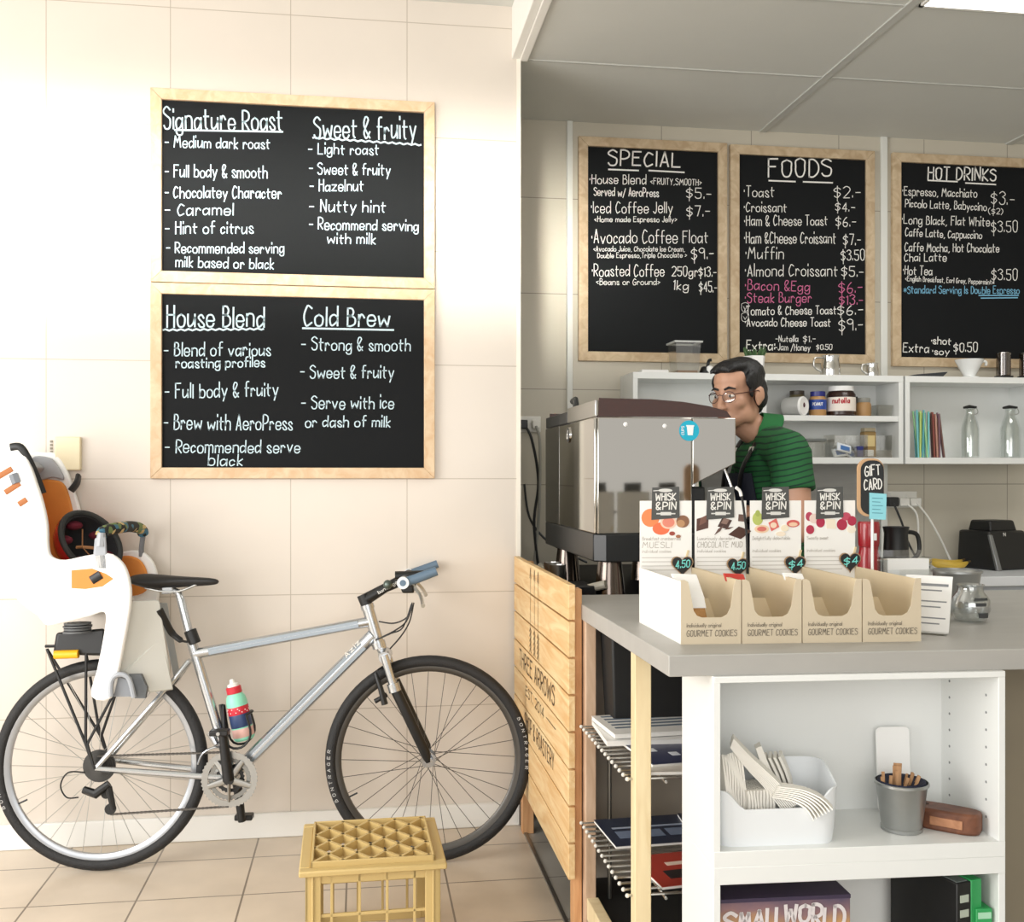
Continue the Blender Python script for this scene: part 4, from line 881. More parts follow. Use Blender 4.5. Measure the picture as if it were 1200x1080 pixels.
# ================================================================== milk crate (upside down)
ZC = .30
k = [P(354, 958.5, Z=ZC), P(508.5, 952, Z=ZC), P(525, 1004, Z=ZC), P(352.5, 1016.5, Z=ZC)]   # back l, back r, front r, front l
cc = sum(k, V()) / 4; cx = ((k[1] - k[0]) + (k[2] - k[3])).normalized(); cy = V((0, 0, 1)).cross(cx)
CW, CD = ((k[1] - k[0]).length + (k[2] - k[3]).length) / 4, ((k[0] - k[3]).length + (k[1] - k[2]).length) / 4
CM = M4(((cx.x, cy.x, 0, cc.x), (cx.y, cy.y, 0, cc.y), (0, 0, 1, 0), (0, 0, 0, 1)))
m_crate = mat('crate_plastic', 'c6ac72', .45)
t = thing('milk_crate', 'upturned mustard yellow plastic milk crate on the floor', 'milk crate', (cc.x, cc.y, 0))
def cmb():
    b = MB(); b.m = CM; return b
w0, d0 = CW - .012, CD - .012
# collar with rolled lip round the lattice
b = cmb()
for x0, x1, y0, y1 in ((-CW, CW, -CD, -CD + .03), (-CW, CW, CD - .03, CD), (-CW, -CW + .03, -CD + .03, CD - .03), (CW - .03, CW, -CD + .03, CD - .03)): b.box(x0, x1, y0, y1, ZC - .03, ZC - .014)
obj('collar', b, m_crate, t, bevel=.004)
b = cmb(); x, y = CW - .03, CD - .028
for x0, x1, y0, y1 in ((-x, x, -y, -y + .006), (-x, x, y - .006, y), (-x, -x + .006, -y, y), (x - .006, x, -y, y)): b.box(x0, x1, y0, y1, ZC - .032, ZC)
obj('lattice_frame', b, m_crate, t, bevel=.0015)
b = cmb(); n = 4.3; sx, sy = 2 * x / n, 2 * y / 3.2
def clip(x0, y0, dx, dy):     # diagonal bars clipped to the frame
    ts = [-9, 9]
    for p, d, lo, hi in ((x0, dx, -x + .003, x - .003), (y0, dy, -y + .003, y - .003)):
        a, c_ = sorted(((lo - p) / d, (hi - p) / d)); ts = [max(ts[0], a), min(ts[1], c_)]
    return ts
for s in (1, -1):
    for i in range(-8, 9):
        p0 = (-x + i * sx + .0, -y); ts = clip(p0[0], p0[1], sx, s * sy) if s > 0 else clip(p0[0], y, sx, -sy)
        if ts[1] - ts[0] < .15: continue
        yy = -y if s > 0 else y
        a, c_ = V((p0[0] + ts[0] * sx, yy + ts[0] * sy * s, 0)), V((p0[0] + ts[1] * sx, yy + ts[1] * sy * s, 0))
        e = (c_ - a).normalized().cross(V((0, 0, 1))) * .0042
        b.hexa([(q_.x, q_.y, ZC - .026) for q_ in (a - e, c_ - e, c_ + e, a + e)], [(q_.x, q_.y, ZC - .002) for q_ in (a - e, c_ - e, c_ + e, a + e)])
obj('lattice', b, m_crate, t)
for s in (-1, 1):
    for r_ in (-1, 1):
        xa, ya = s * (w0 - .004), r_ * (d0 - .004)
        b = cmb(); b.box(min(xa, xa - s * .04), max(xa, xa - s * .04), min(ya, ya - r_ * .008), max(ya, ya - r_ * .008), 0, ZC - .028); b.box(min(xa, xa - s * .008), max(xa, xa - s * .008), min(ya, ya - r_ * .04), max(ya, ya - r_ * .04), 0, ZC - .028)
        b.box(min(xa - s * .016, xa - s * .022), max(xa - s * .016, xa - s * .022), min(ya, ya + r_ * .005), max(ya, ya + r_ * .005), .0, ZC - .028)
        obj('corner_post', b, m_crate, t, bevel=.002)
for sgn, along in ((-1, 'x'), (1, 'x'), (-1, 'y'), (1, 'y')):
    b = cmb(); L_, dd = (w0, d0) if along == 'x' else (d0, w0)
    def bx(a0, a1, z0, z1, th=.006, off=0):
        y0 = sgn * (dd - .008 - off); y1 = y0 + .0 + th * (-sgn); y0, y1 = min(y0, y1), max(y0, y1)
        (b.box(a0, a1, y0, y1, z0, z1) if along == 'x' else b.box(y0, y1, a0, a1, z0, z1))
    bx(-L_ + .03, L_ - .03, ZC - .055, ZC - .028); bx(-L_ + .03, L_ - .03, 0, .02)
    for i in range(4): 
        a = -L_ + 2 * L_ * (i + 1) / 5; bx(a - .0035, a + .0035, .02, ZC - .028, .01)
    bx(-L_ + .035, L_ - .035, ZC - .142, ZC - .134, .008)
    if sgn > 0 or along == 'y':
        bx(-L_ + .03, L_ - .03, ZC - .125, ZC - .105, .004)
        bx(-.045, -.02, ZC - .165, ZC - .11, .004); bx(.02, .045, ZC - .165, ZC - .11, .004); bx(-L_ + .03, L_ - .03, ZC - .185, ZC - .155, .004)
    obj('side_grille', b, m_crate, t, bevel=.001)

# ================================================================== cookie boxes on the worktop
m_kraft = mat('kraft_card', 'cdbfa6', .65); m_kraftin = mat('kraft_inside', 'd6c5a6', .7); m_card = mat('white_card', 'f1f0ec', .5); m_tag = mat('grey_header', '4c4d4b', .5)
m_ink = mat('grey_ink', '6f675c', .8); m_inkl = mat('pale_ink', 'a9a39a', .8); m_heart = mat('black_heart', '171a1c', .5); m_turq = mat('turquoise_chalk', '7fe0d8', .8)
XA = V((.664, 2.091, ZT)); XB = V((1.186, 2.0557, ZT)); bd = (XB - XA); BW = bd.length / 4; bd.normalize(); bp_ = V((-bd.y, bd.x, 0))
UZ = V((0, 0, 1)); H_ = .135; DP = .328
def disc(b, fn, x, z, rx, rz, lift, n=20, a=0):
    pts = [(rx * math.cos(2 * math.pi * k / n), rz * math.sin(2 * math.pi * k / n)) for k in range(n)]
    pts = [(x + p * math.cos(a) - q_ * math.sin(a), z + p * math.sin(a) + q_ * math.cos(a)) for p, q_ in pts]
    o0 = [fn(p, q_, 0) for p, q_ in pts]; o1 = [fn(p, q_, lift) for p, q_ in pts]
    b.rings([o0, o1])
FR = [
 ([('d', -.038, .252, .022, .022, 'e98a55'), ('d', -.012, .226, .021, .015, 'f0744c'), ('d', .006, .241, .02, .016, 'f3cdb6'), ('d', .006, .241, .015, .012, 'e08874'), ('d', .041, .243, .016, .015, '8a6248'), ('d', .036, .238, .01, .009, 'b98e66'), ('d', .015, .214, .007, .005, '9c4a3c'), ('d', .03, .207, .006, .004, 'a06a4c')], 'Breakfast cranberries', 'MUESLI'),
 ([('q', -.045, .238, .020, .015, '5a3c34', .3), ('q', -.043, .246, .014, .007, '7a5548', .3), ('q', .010, .238, .016, .013, '4a322c', -.2), ('q', .011, .243, .010, .007, '8a6f64', -.2), ('q', .052, .251, .010, .010, '6d544b', .1), ('q', .047, .215, .024, .013, '4d3026', -.45), ('q', -.004, .222, .014, .003, '6a5149', .2), ('q', .02, .226, .010, .002, '5e463e', -.3)], 'Luxuriously decadent', 'CHOCOLATE MUD'),
 ([('d', -.045, .249, .013, .016, 'b9c46a'), ('d', -.045, .262, .006, .008, 'a6b45c'), ('d', -.035, .224, .018, .010, 'eecfae'), ('d', -.035, .224, .012, .006, 'd9786a'), ('q', -.005, .234, .014, .012, 'd96a62', .6), ('d', -.006, .233, .008, .007, 'f2d7bf'), ('d', .043, .237, .016, .009, 'cf5f5a'), ('d', .043, .235, .011, .005, 'ecc7a8'), ('d', .022, .226, .01, .008, 'efe3c8'), ('d', .012, .212, .012, .006, 'f2e4cf')], 'Delightfully delectable', ''),
 ([('d', -.052, .254, .009, .011, 'b4405a'), ('d', -.040, .249, .012, .012, 'e6cfc5'), ('d', -.024, .240, .011, .013, 'b02a4a'), ('q', .002, .236, .013, .015, 'efe4cf', .2), ('d', .030, .234, .013, .014, 'ad2b48'), ('d', .040, .254, .012, .010, 'c04a62'), ('d', .055, .243, .011, .012, 'b02c49'), ('d', -.050, .222, .010, .011, 'b22f4c'), ('d', .054, .222, .011, .009, 'efe6d4')], 'Sweetly sweet', '')]
LBL = ['kraft cookie display box with muesli and peach card, first from the worktop edge', 'kraft cookie display box with dark chocolate pieces on its card', 'kraft cookie display box with pear and fig slices on its card', 'kraft cookie display box with pink raspberries on its card']
for i in range(4):
    o_ = XA + bd * (BW * i); wd = BW - .0022; bp_ = V(((0, .012, .03, .045)[i], 1, 0)).normalized()
    F = lambda a, z, d=0.0: o_ + bd * a + UZ * z + bp_ * d          # across, up, deep
    t = thing('cookie_box', LBL[i], 'cookie box', o_ + bd * wd / 2 + bp_ * .1, 'cookie display boxes on the worktop')
    fr = [(0, 0), (wd, 0), (wd, H_), (wd - .011, H_)] + [(wd - .0115 - .004, H_ - .012)] + [(wd - .022, .058 + .02), (wd - .030, .062), (wd - .042, .056), (.045, .056), (.034, .060), (.027, .07), (.018, H_ - .015), (.015, H_ - .004), (.008, H_), (0, H_)]
    obj('front_panel', MB().prism(fr, lambda a, z: F(a, z), bp_ * .002), m_kraft, t)
    def wall(a0, a1, d0, d1, z0, z1): return MB().hexa([F(a0, z0, d0), F(a1, z0, d0), F(a1, z0, d1), F(a0, z0, d1)], [F(a0, z1, d0), F(a1, z1, d0), F(a1, z1, d1), F(a0, z1, d1)])
    obj('side_wall', wall(0, .002, .002, DP, 0, H_ - .003), m_card if i == 0 else m_kraftin, t)  # first box's outer wall is white, not kraft: strong side light put into its colour
    obj('side_wall', wall(wd - .002, wd, .002, DP, 0, H_ - .003), m_kraftin, t)
    obj('base', wall(.002, wd - .002, .002, DP, 0, .002), m_kraftin, t)
    obj('slope_flap', MB().hexa([F(.002, .01, .13), F(wd - .002, .01, .13), F(wd - .002, .01, .132), F(.002, .01, .132)], [F(.002, .072, .20), F(wd - .002, .072, .20), F(wd - .002, .072, .202), F(.002, .072, .202)]), m_kraftin, t)
    b = MB()
    write(b, 'Individually original', F(.012, .036), F(.085, .036), .008, -bp_, .0009, jit=0, upv=UZ); write(b, 'GOURMET COOKIES', F(.012, .017), F(wd - .01, .017), .0125, -bp_, .0013, jit=0, upv=UZ)
    obj('box_lettering', b, m_ink, t, smooth=0)
    c_ = obj('header_card', wall(0.001, wd - .001, DP - .003, DP, 0, .293), m_card, t)
    G = lambda a, z, d=0.0: F(wd / 2 + a, z, DP - .003 - d)
    for k, im in enumerate(FR[i][0]):
        b = MB(); kind, x, z, rx, rz, colr = im[:6]
        if kind == 'd': disc(b, G, x, z, rx, rz, .0006 + .00012 * k)
        else: disc(b, G, x, z, rx * 1.2, rz * 1.2, .0006 + .00012 * k, 4, im[6] + .6)
        obj('fruit_print' if i != 1 else 'chocolate_print', b, mat('print_' + colr, colr, .6), c_, smooth=0)
    b = MB(); write(b, FR[i][1], G(-.058, .198), G(.035 if i < 3 else -.005, .198), .008, -bp_, .0008, jit=0, upv=UZ)
    if FR[i][2]: write(b, FR[i][2], G(-.058, .180), G(-.058 + .0085 * len(FR[i][2]) + .02 * (i == 0), .180), .0135, -bp_, .0012, jit=0, upv=UZ)
    write(b, 'individual cookies', G(-.058, .168), G(.012, .168), .007, -bp_, .0007, jit=0, upv=UZ)
    obj('card_lettering', b, m_inkl, c_, smooth=0)
    b = MB()
    for k in range(4): ribbon(b, [G(-.058, .156 - .010 * k), G(.05 - .02 * (k % 2), .156 - .010 * k)], .0022, -bp_, .0005)
    obj('fine_print', b, mat('fine_print', 'cfccc6', .8), c_, smooth=0)
    tg = obj('brand_tag', MB().prism([(-.036, .247), (.033, .252), (.032, .327), (-.034, .325)], lambda a, z: G(a, z, .0022), bp_ * .0012), m_tag, t)
    b = MB(); write(b, 'WHISK', G(-.026, .294, .0022), G(.022, .295, .0022), .016, -bp_, .0027, jit=0, upv=UZ); write(b, '&PIN', G(-.025, .272, .0022), G(.023, .273, .0022), .017, -bp_, .0029, jit=0, upv=UZ)
    obj('tag_lettering', b, m_chalk, tg, smooth=0)
    b = MB(); disc(b, lambda a, z, d=0: G(a, z, .0022 + d), -.002, .318, .017, .0042, .0006); ribbon(b, [G(-.031, .317, .0022), G(-.018, .318, .0022)], .002, -bp_, .0006)
    obj('whisk_emblem', b, mat('emblem_grey', 'd8d8d4', .6), tg, smooth=0); b = MB()
    b.prism([(-.014, .258), (.012, .258), (.012, .266), (-.014, .266)], lambda a, z: G(a, z, .0022), bp_ * -.0006); ribbon(b, [G(-.023, .262, .0022), G(.021, .262, .0022)], .003, -bp_, .0005)
    obj('rolling_pin_emblem', b, MATS['emblem_grey'], tg, smooth=0)
    # price heart clipped to the card
    hx, hz = ((.038, .139), (.040, .134), (.046, .138), (.048, .145))[i]
    hp = []
    for k in range(28):
        a = 2 * math.pi * k / 28; hp.append((.00155 * 16 * math.sin(a) ** 3, .00155 * (13 * math.cos(a) - 5 * math.cos(2 * a) - 2 * math.cos(3 * a) - math.cos(4 * a))))
    h = thing('price_heart', ['black wooden heart priced 4.50 clipped on the muesli and peach card', 'black wooden heart priced 4.50 clipped on the chocolate card', 'black wooden heart priced four dollars clipped on the pear and fig card', 'black wooden heart priced four dollars clipped on the raspberry card'][i], 'price tag', G(hx, hz), 'heart price tags on the cookie boxes')
    rim = MB().prism([(x * 1.1, z * 1.1) for x, z in hp], lambda a, z: G(hx + a, hz + z, .004), bp_ * -.003); obj('board', rim, mat('heart_wood', 'a98a68', .6), h)
    obj('face', MB().prism(hp, lambda a, z: G(hx + a, hz + z, .0068), bp_ * -.0012), m_heart, h)
    b = MB(); write(b, ['4.50', '4.50', '$4', '$4'][i], G(hx - .0165, hz - .009, .0081), G(hx + .017, hz - .004, .0081), .0165, -bp_, .0024, jit=.2, upv=UZ); obj('price_lettering', b, m_turq, h, smooth=0)
    obj('peg', wall(0, 0, 0, 0, 0, 0) if False else MB().hexa([G(hx + .008, hz + .012, .002), G(hx + .013, hz + .012, .002), G(hx + .013, hz + .012, -.004), G(hx + .008, hz + .012, -.004)], [G(hx + .014, hz + .035, .002), G(hx + .019, hz + .034, .002), G(hx + .019, hz + .034, -.004), G(hx + .014, hz + .035, -.004)]), m_ply, h)
    # cookie packets
    if i < 3:
        c0_ = F(.036, .002, .03 + .0)
        p = thing('cookie_packet', ['clear packet of golden cookies in the muesli card box', 'clear packet of dark cookies with red label in the chocolate card box', 'clear packet of dark cookies with white label in the pear card box'][i], 'cookie packet', c0_, 'cookie packets')
        tilt = .055
        if i == 0: a0, a1 = .024, .075
        else: a0, a1 = .008, .048
        cook = mat('cookie_' + str(i), ['b98a55', '4c4238', '6b5a42'][i], .8, var=.3, vscale=60, bump=.6, bscale=90)
        obj('cookie', MB().hexa([F(a0, .004, .02), F(a1, .004, .02), F(a1, .004, .045), F(a0, .004, .045)], [F(a0 - .004, .088, .055), F(a1 - .008, .088, .055), F(a1 - .008, .088, .085), F(a0 - .004, .088, .085)]), cook, p, bevel=.006)
        obj('wrapper_top', MB().hexa([F(a0 - .004, .089, .052), F(a1 - .006, .089, .052), F(a1 - .006, .089, .088), F(a0 - .004, .089, .088)], [F(a0 - .018, .140, .09), F(a1 - .012, .138, .09), F(a1 - .012, .138, .094), F(a0 - .018, .140, .094)]), m_card if i != 1 else mat('packet_red', 'c0392f', .5), p, bevel=.002)
        obj('label', MB().hexa([F(a0 - .002, .07, .0455), F(a1 - .006, .07, .0455), F(a1 - .006, .07, .047), F(a0 - .002, .07, .047)], [F(a0 - .004, .092, .0535), F(a1 - .008, .092, .0535), F(a1 - .008, .092, .055), F(a0 - .004, .092, .055)]), m_card, p)

# ------------------------------------------------------------------ behind and beside the boxes
b = MB().tube(smooth_pts([P(863, 571, Y=2.36), P(867, 575, Y=2.362), P(870, 586, Y=2.364), P(872.5, 604, Y=2.366), P(875, 626, Y=2.37), P(876, 672, Y=2.378)], 5), .0030, 8)
o = obj('display_stick', b, m_blk, loc=P(875, 672, Y=2.378)); tag(o, 'thin black stick with white hooked tip between the chocolate and pear cards', 'stick')
obj('tip', MB().tube(smooth_pts([P(862.4, 571, Y=2.36), P(867, 575, Y=2.362), P(868.6, 581, Y=2.363)], 4), .0039, 8), mat('stick_white', 'e9e9e6', .4), o)
def at(u, v, z=ZT): return P(u, v, Z=z)
GL_ = glass('clear_acrylic', (.97, .98, .98), .25)
m_paper = mat('paper_white', 'f3f3f1', .6)
# acrylic leaflet holder with stack of leaflets
hc_ = at(1057, 722); t = thing('leaflet_holder', 'clear acrylic leaflet holder behind the raspberry cookie box', 'leaflet holder', hc_)
def hb(x0, x1, y0, y1, z0, z1): return boxm(hc_.x + x0, hc_.x + x1, hc_.y + y0, hc_.y + y1, ZT + z0, ZT + z1)
obj('front_sheet', hb(-.055, .065, -.03, -.028, 0, .12), GL_, t); obj('back_sheet', hb(-.055, .065, .02, .022, 0, .165), GL_, t)
obj('side_sheet', hb(-.055, -.053, -.028, .02, 0, .15), GL_, t); obj('side_sheet', hb(.063, .065, -.028, .02, 0, .15), GL_, t); obj('base_sheet', hb(-.055, .065, -.028, .02, 0, .002), GL_, t)
t = thing('leaflet_stack', 'stack of white leaflets standing in the clear acrylic holder', 'leaflets', (hc_.x, hc_.y, ZT + .002))
obj('sheets', hb(-.05, .06, -.022, .0, .0025, .146), m_paper, t)
# leaning printed notice
A_, B_ = at(1083, 741), at(1107, 743); nd = (B_ - A_).normalized(); nb_ = V((0, 0, 1)).cross(nd)
t = thing('notice_sheet', 'white printed notice leaning beside the last cookie box', 'notice', (A_ + B_) / 2)
S_ = lambda a, z, l=0: A_ + nd * a + V((0, 0, 1)) * z + nb_ * (z * .35 - l)
def sheet(a0, a1, z0, z1, l0=0, l1=.0012): return MB().hexa([S_(a0, z0, l1), S_(a1, z0, l1), S_(a1, z0, l0), S_(a0, z0, l0)], [S_(a0, z1, l1), S_(a1, z1, l1), S_(a1, z1, l0), S_(a0, z1, l0)])
obj('sheet', sheet(-.05, .052, 0.001, .125), m_paper, t)
b = MB(); nrm_ = (nd.cross(S_(0, 1) - S_(0, 0))).normalized()
for k in range(8):
    if k in (2, 5): continue
    ribbon(b, [S_(-.03, .105 - k * .012, .0012), S_(.042 - .012 * (k % 3), .105 - k * .012, .0012)], .003 if k else .006, nrm_, .0006)
obj('printed_lines', b, mat('print_grey', '8c8f93', .8), t, smooth=0)
o = obj('base_stand', sheet(-.05, .052, 0.0, .004, .0013, .03), GL_, t)
# gift card paddle sign
g = P(1022, 570, D=2.52); t = thing('gift_card_sign', 'black paddle sign reading gift card on a white stick', 'sign', (g.x, g.y, ZT + .0))
sg = lambda a, z, d=0: V((g.x, g.y, 0)) + RT * a - FW * d + V((0, 0, z))
zc = P(1021, 571, D=2.52).z
obj('paddle', MB().prism(rrect(.064, .142, .026, 6), lambda a, z: sg(a - .003, zc + z), FW * .008), mat('paddle_wood', 'c9a27a', .6), t)
obj('slate_face', MB().prism(rrect(.056, .132, .023, 6), lambda a, z: sg(a, zc + z, .0001), FW * -.002), mat('paddle_black', '16181a', .5), t)
b = MB(); write(b, 'GIFT', sg(-.018, zc + .028, .0022), sg(.018, zc + .031, .0022), .024, -FW, .0028); write(b, 'CARD', sg(-.02, zc - .006, .0022), sg(.022, zc - .003, .0022), .024, -FW, .0028)
obj('sign_lettering', b, m_chalk, t, smooth=0)
obj('stick', MB().cyl(sg(.002, ZT, -.004), sg(.002, zc - .05, -.004), .0035, 10), m_paper, t)
obj('foot', MB().cyl(sg(.002, ZT, -.004), sg(.002, ZT + .006, -.004), .022, 20), m_paper, t)
n0 = P(1028.5, 593, D=2.515); t = thing('sticky_note', 'light blue sticky note on the gift card sign', 'note', n0)
obj('sheet', MB().prism([(-.020, -.031), (.020, -.033), (.022, .030), (-.020, .033)], lambda a, z: n0 + RT * a + V((0, 0, z)), FW * .0012), mat('note_blue', '8fd3de', .7), t)
b = MB()
for k in range(5): ribbon(b, [n0 + RT * -.013 + V((0, 0, .02 - k * .009)), n0 + RT * (.012 - .006 * (k % 2)) + V((0, 0, .019 - k * .009))], .0016, -FW, .0006)
obj('writing', b, mat('note_ink', '4f8fa0', .8), t, smooth=0)
# red flask, black jug
m_red = mat('flask_red', 'a01b26', .3, coat=.4)
f0 = P(1018, 640, D=2.95); t = thing('flask', 'dark red flask standing behind the gift card sign', 'flask', (f0.x, f0.y, ZT))
obj('body', MB().lathe([(.03, 0), (.031, .01), (.031, .12), (.026, .14), (.026, .15)], (f0.x, f0.y, ZT), n=24), m_red, t)
obj('cap', MB().lathe([(.0275, .151), (.029, .16), (.0305, .215), (.028, .222), (.001, .223)], (f0.x, f0.y, ZT), n=24), m_red, t)
obj('label', MB().prism([(0, .17), (.012, .17), (.012, .19), (0, .19)], lambda a, z: V((f0.x, f0.y, ZT)) - FW * .0315 + RT * a + V((0, 0, z)), FW * .002), m_paper, t)
j0 = P(1050, 640, D=3.0); t = thing('jug', 'black jug with open handle behind the leaflet holder', 'jug', (j0.x, j0.y, ZT))
obj('body', MB().lathe([(.04, 0), (.041, .01), (.036, .12), (.033, .185), (.037, .205), (.034, .205), (.03, .185), (.033, .12), (.037, .01), (.001, .006)], (j0.x, j0.y, ZT), n=24), m_blk, t)
jj = V((j0.x, j0.y, ZT)); obj('handle', MB().tube(smooth_pts([jj + RT * .034 + UZ * .19, jj + RT * .062 + UZ * .18, jj + RT * .066 + UZ * .13, jj + RT * .037 + UZ * .1], 5), .0065, 8), m_blk, t)
# galvanised bucket
m_zinc = mat('galvanised', 'a9abaa', .35, metal=.85, var=.1, vscale=25)
def bucket(label, c, r, h, cat='bucket'):
    t = thing('metal_bucket', label, cat, c)
    obj('body', MB().lathe([(r * .72, 0), (r * .74, .004), (r * .95, h - .004), (r, h), (r * .97, h), (r * .92, h - .006), (r * .7, .006), (.001, .005)], c, n=32), m_zinc, t)
    obj('rolled_rim', MB().lathe([(r * .97, h), (r * 1.02, h - .002), (r * 1.02, h + .003), (r * .97, h + .004)], c, n=32, close=True), m_zinc, t)
    obj('base_band', MB().lathe([(r * .70, 0), (r * .77, .001), (r * .78, .008), (r * .73, .010)], c, n=32, close=True), m_zinc, t)
    return t
bc_ = at(1121, 716); bucket('empty galvanised bucket on the worktop behind the glass jar', bc_, .062, .104)
# glass tip jar
gc = at(1137, 728); t = thing('glass_jar', 'round clear glass jar with black sticker on the worktop', 'glass jar', gc)
obj('bowl', MB().lathe([(.026, .001), (.036, .004), (.046, .03), (.044, .055), (.03, .074), (.029, .086), (.033, .09), (.030, .091), (.027, .086), (.0275, .074), (.041, .055), (.043, .03), (.033, .008), (.001, .006)], gc, n=32), glass('jar_glass', (.93, .95, .95), .5), t)
b = MB(); cn = -FW + RT * .12; cn.normalize(); ct = V((0, 0, 1)).cross(cn) * -1
ct = cn.cross(V((0, 0, 1))) * -1
def onj(a, z, l=0):
    ang = (a - .004) / .046; d = cn * math.cos(ang) + ct * math.sin(ang); return V((gc.x, gc.y, gc.z)) + d * (.047 + l) + V((0, 0, z))
b.rings([[onj(-.012 + .034 * k / 8, z) for k in range(9)] for z in (.056, .062)], closed=False, caps=False).rings([[onj(-.008 + .026 * k / 8, z) for k in range(9)] for z in (.042, .05)], closed=False, caps=False).rings([[onj(-.002 + .026 * k / 8, z) for k in range(9)] for z in (.014, .026)], closed=False, caps=False)
obj('sticker', b, mat('jar_sticker', '3c3e3f', .6), t)

# ================================================================== inside the shelf units under the worktop
def inb(x, y, z): return BK @ V((x, y, z))
ZS = .5255 + .031
# napkin tub
m_tub = mat('white_tub', 'e9edf0', .35)
c_ = inb(.142, .085, ZS)
tw, td = .262, .135
t = thing('napkin_tub', 'white plastic tub of paper napkins on the upper shelf unit', 'tub', c_)
b = MB(); LB = b.m = M4.Translation(c_) @ M4.Rotation(-R(2.45), 4, 'Z')
pr = []
q_ = rrect(tw, td, .035, 6)
for i in range(len(q_)):
    a, c2 = V((*q_[i], 0)), V((*q_[(i + 1) % len(q_)], 0)); m_ = max(1, int((c2 - a).length / .012))
    pr += [tuple(a.lerp(c2, k / m_)[:2]) for k in range(m_)]
def ht(x, y):       # low dip along the front, high ends and back
    if y > -td / 2 + .03: return .112 + .03 * max(0, min(1, (y + td / 2 - .03) / .06))
    e = max(0, min(1, (abs(x) - .07) / .045)); return .075 + .037 * e * e * (3 - 2 * e)
b.rings([[V((x * .93, y * .93, 0)) for x, y in pr], [V((x * .96, y * .96, .03)) for x, y in pr], [V((x, y, ht(x, y))) for x, y in pr], [V((x * .975, y * .95, ht(x, y))) for x, y in pr], [V((x * .9, y * .9, .006)) for x, y in pr]])
obj('tub', b, m_tub, t)
m_nap = mat('napkin', 'f1eee6', .8)
def nap(label, n_, pts, wd, gap, fan=0, spread=(0, 1, 0)):
    """n_ folded napkins side by side, each a thin strip along pts (tub coordinates)"""
    t = thing('napkin', label, 'napkins', LB @ V(pts[0]), 'paper napkins in the white tub')
    sp = V(spread)
    for k in range(n_):
        f = (k - (n_ - 1) / 2); pp = [V(p) + sp * gap * f for p in pts]; pp = [pp[0]] + [p + (V((1, 0, 0)) * fan * f * (i + 1) / len(pts)) for i, p in enumerate(pp[1:])]
        b = MB(); b.m = LB; b.tube(smooth_pts(pp, 3), wd * .5, 4, flat=.05 if False else .12, up=None) if False else None
        sm_ = smooth_pts(pp, 3); rs = []
        for i, p in enumerate(sm_):
            d = (sm_[min(i + 1, len(sm_) - 1)] - sm_[max(i - 1, 0)]).normalized(); sd = d.cross(sp).normalized(); th = sp * gap * .35
            w_ = wd * (.5 + .03 * math.sin(i * 1.7 + k)); rs.append([p - sd * w_ - th, p + sd * w_ - th, p + sd * w_ + th, p - sd * w_ + th])
        b.rings(rs); obj('fold', b, m_nap, t)
nap('block of napkins standing upright at the end of the white tub', 9, [(-.088, .0, .01), (-.090, .0, .08), (-.094, -.002, .125), (-.092, .012, .142)], .085, .0062, -.002, (1, .25, 0))
nap('second block of napkins in the white tub, lower than the first', 9, [(-.036, -.003, .01), (-.036, -.003, .06), (-.038, -.002, .104)], .08, .0068, 0, (1, .2, 0))
nap('fanned napkins rising tallest out of the white tub', 9, [(.034, -.035, .07), (-.01, -.025, .122), (-.05, -.02, .162), (-.082, -.015, .20)], .03, .0042, -.0035, (.7, -.25, .55))
nap('narrow folded napkin behind the fanned ones in the white tub', 5, [(.026, .0, .06), (.004, .008, .12), (-.018, .012, .182)], .03, .0044, -.003, (.9, -.2, .3))
nap('crumpled napkin standing at the back of the white tub', 4, [(.055, .03, .03), (.045, .032, .10), (.022, .036, .155)], .04, .008, .004, (.9, -.4, .2))
nap('loose napkins splaying over the front lip of the white tub', 7, [(.0, -.04, .104), (.04, -.055, .100), (.068, -.070, .088), (.086, -.076, .066)], .022, .0042, .006, (.35, -.2, .9))
# bucket of stirrers, card, carved wooden block
c_ = inb(.432, .088, ZS); bucket('galvanised bucket of wooden stirrers on the upper shelf unit', c_, .054, .098)
o = obj('bucket_lining', MB().lathe([(.001, .08), (.048, .082), (.0505, .097), (.0475, .104), (.03, .092), (.001, .09)], c_, n=26), mat('navy_lining', '1d2238', .8, bump=.5, bscale=80), loc=c_); tag(o, 'dark navy cloth lining inside the stirrer bucket', 'cloth')
m_stir = wood('stirrer_wood', 'c79d74', 'a97f58', (8, 8, 1), 6, .7)
rnd = random.Random(4); dsc = ['lone upright', 'shortest', 'widest, at the middle', 'straight', 'leaning', 'pale', 'tilted outward', 'steeply leaning', 'thin', 'low', 'rearmost', 'frontmost']
pos = [(-.042, 0, .02, -6), (-.034, .012, .028, -3), (-.028, -.006, .024, 2), (-.006, .008, .042, 0), (-.012, -.004, .034, -2), (.006, -.006, .018, 22), (.013, .01, .022, 16), (.019, .0, .026, 20), (.026, .012, .024, 14), (.031, -.004, .02, 24), (.037, .008, .018, 28), (-.002, .016, .046, 3)]
for k, (x, y, h_, a) in enumerate(pos):
    b = MB(); b.m = M4.Translation(c_ + V((x, y, .095))) @ M4.Rotation(R(a), 4, 'Y') @ M4.Rotation(R(rnd.uniform(-30, 30)), 4, 'Z'); wz = .0085 if k in (3, 11) else .0032
    b.box(-wz, wz, -.001, .001, -.08, h_ * .85)
    o = obj('stirrer', b, m_stir, loc=c_ + V((x, y, .02))); tag(o, 'wooden coffee stirrer standing in the metal bucket on the shelf', 'stirrer', 'wooden stirrers in the bucket')
b = MB(); b.m = BK @ M4.Translation((.470, .192, ZS)) @ M4.Rotation(R(-4), 4, 'X')
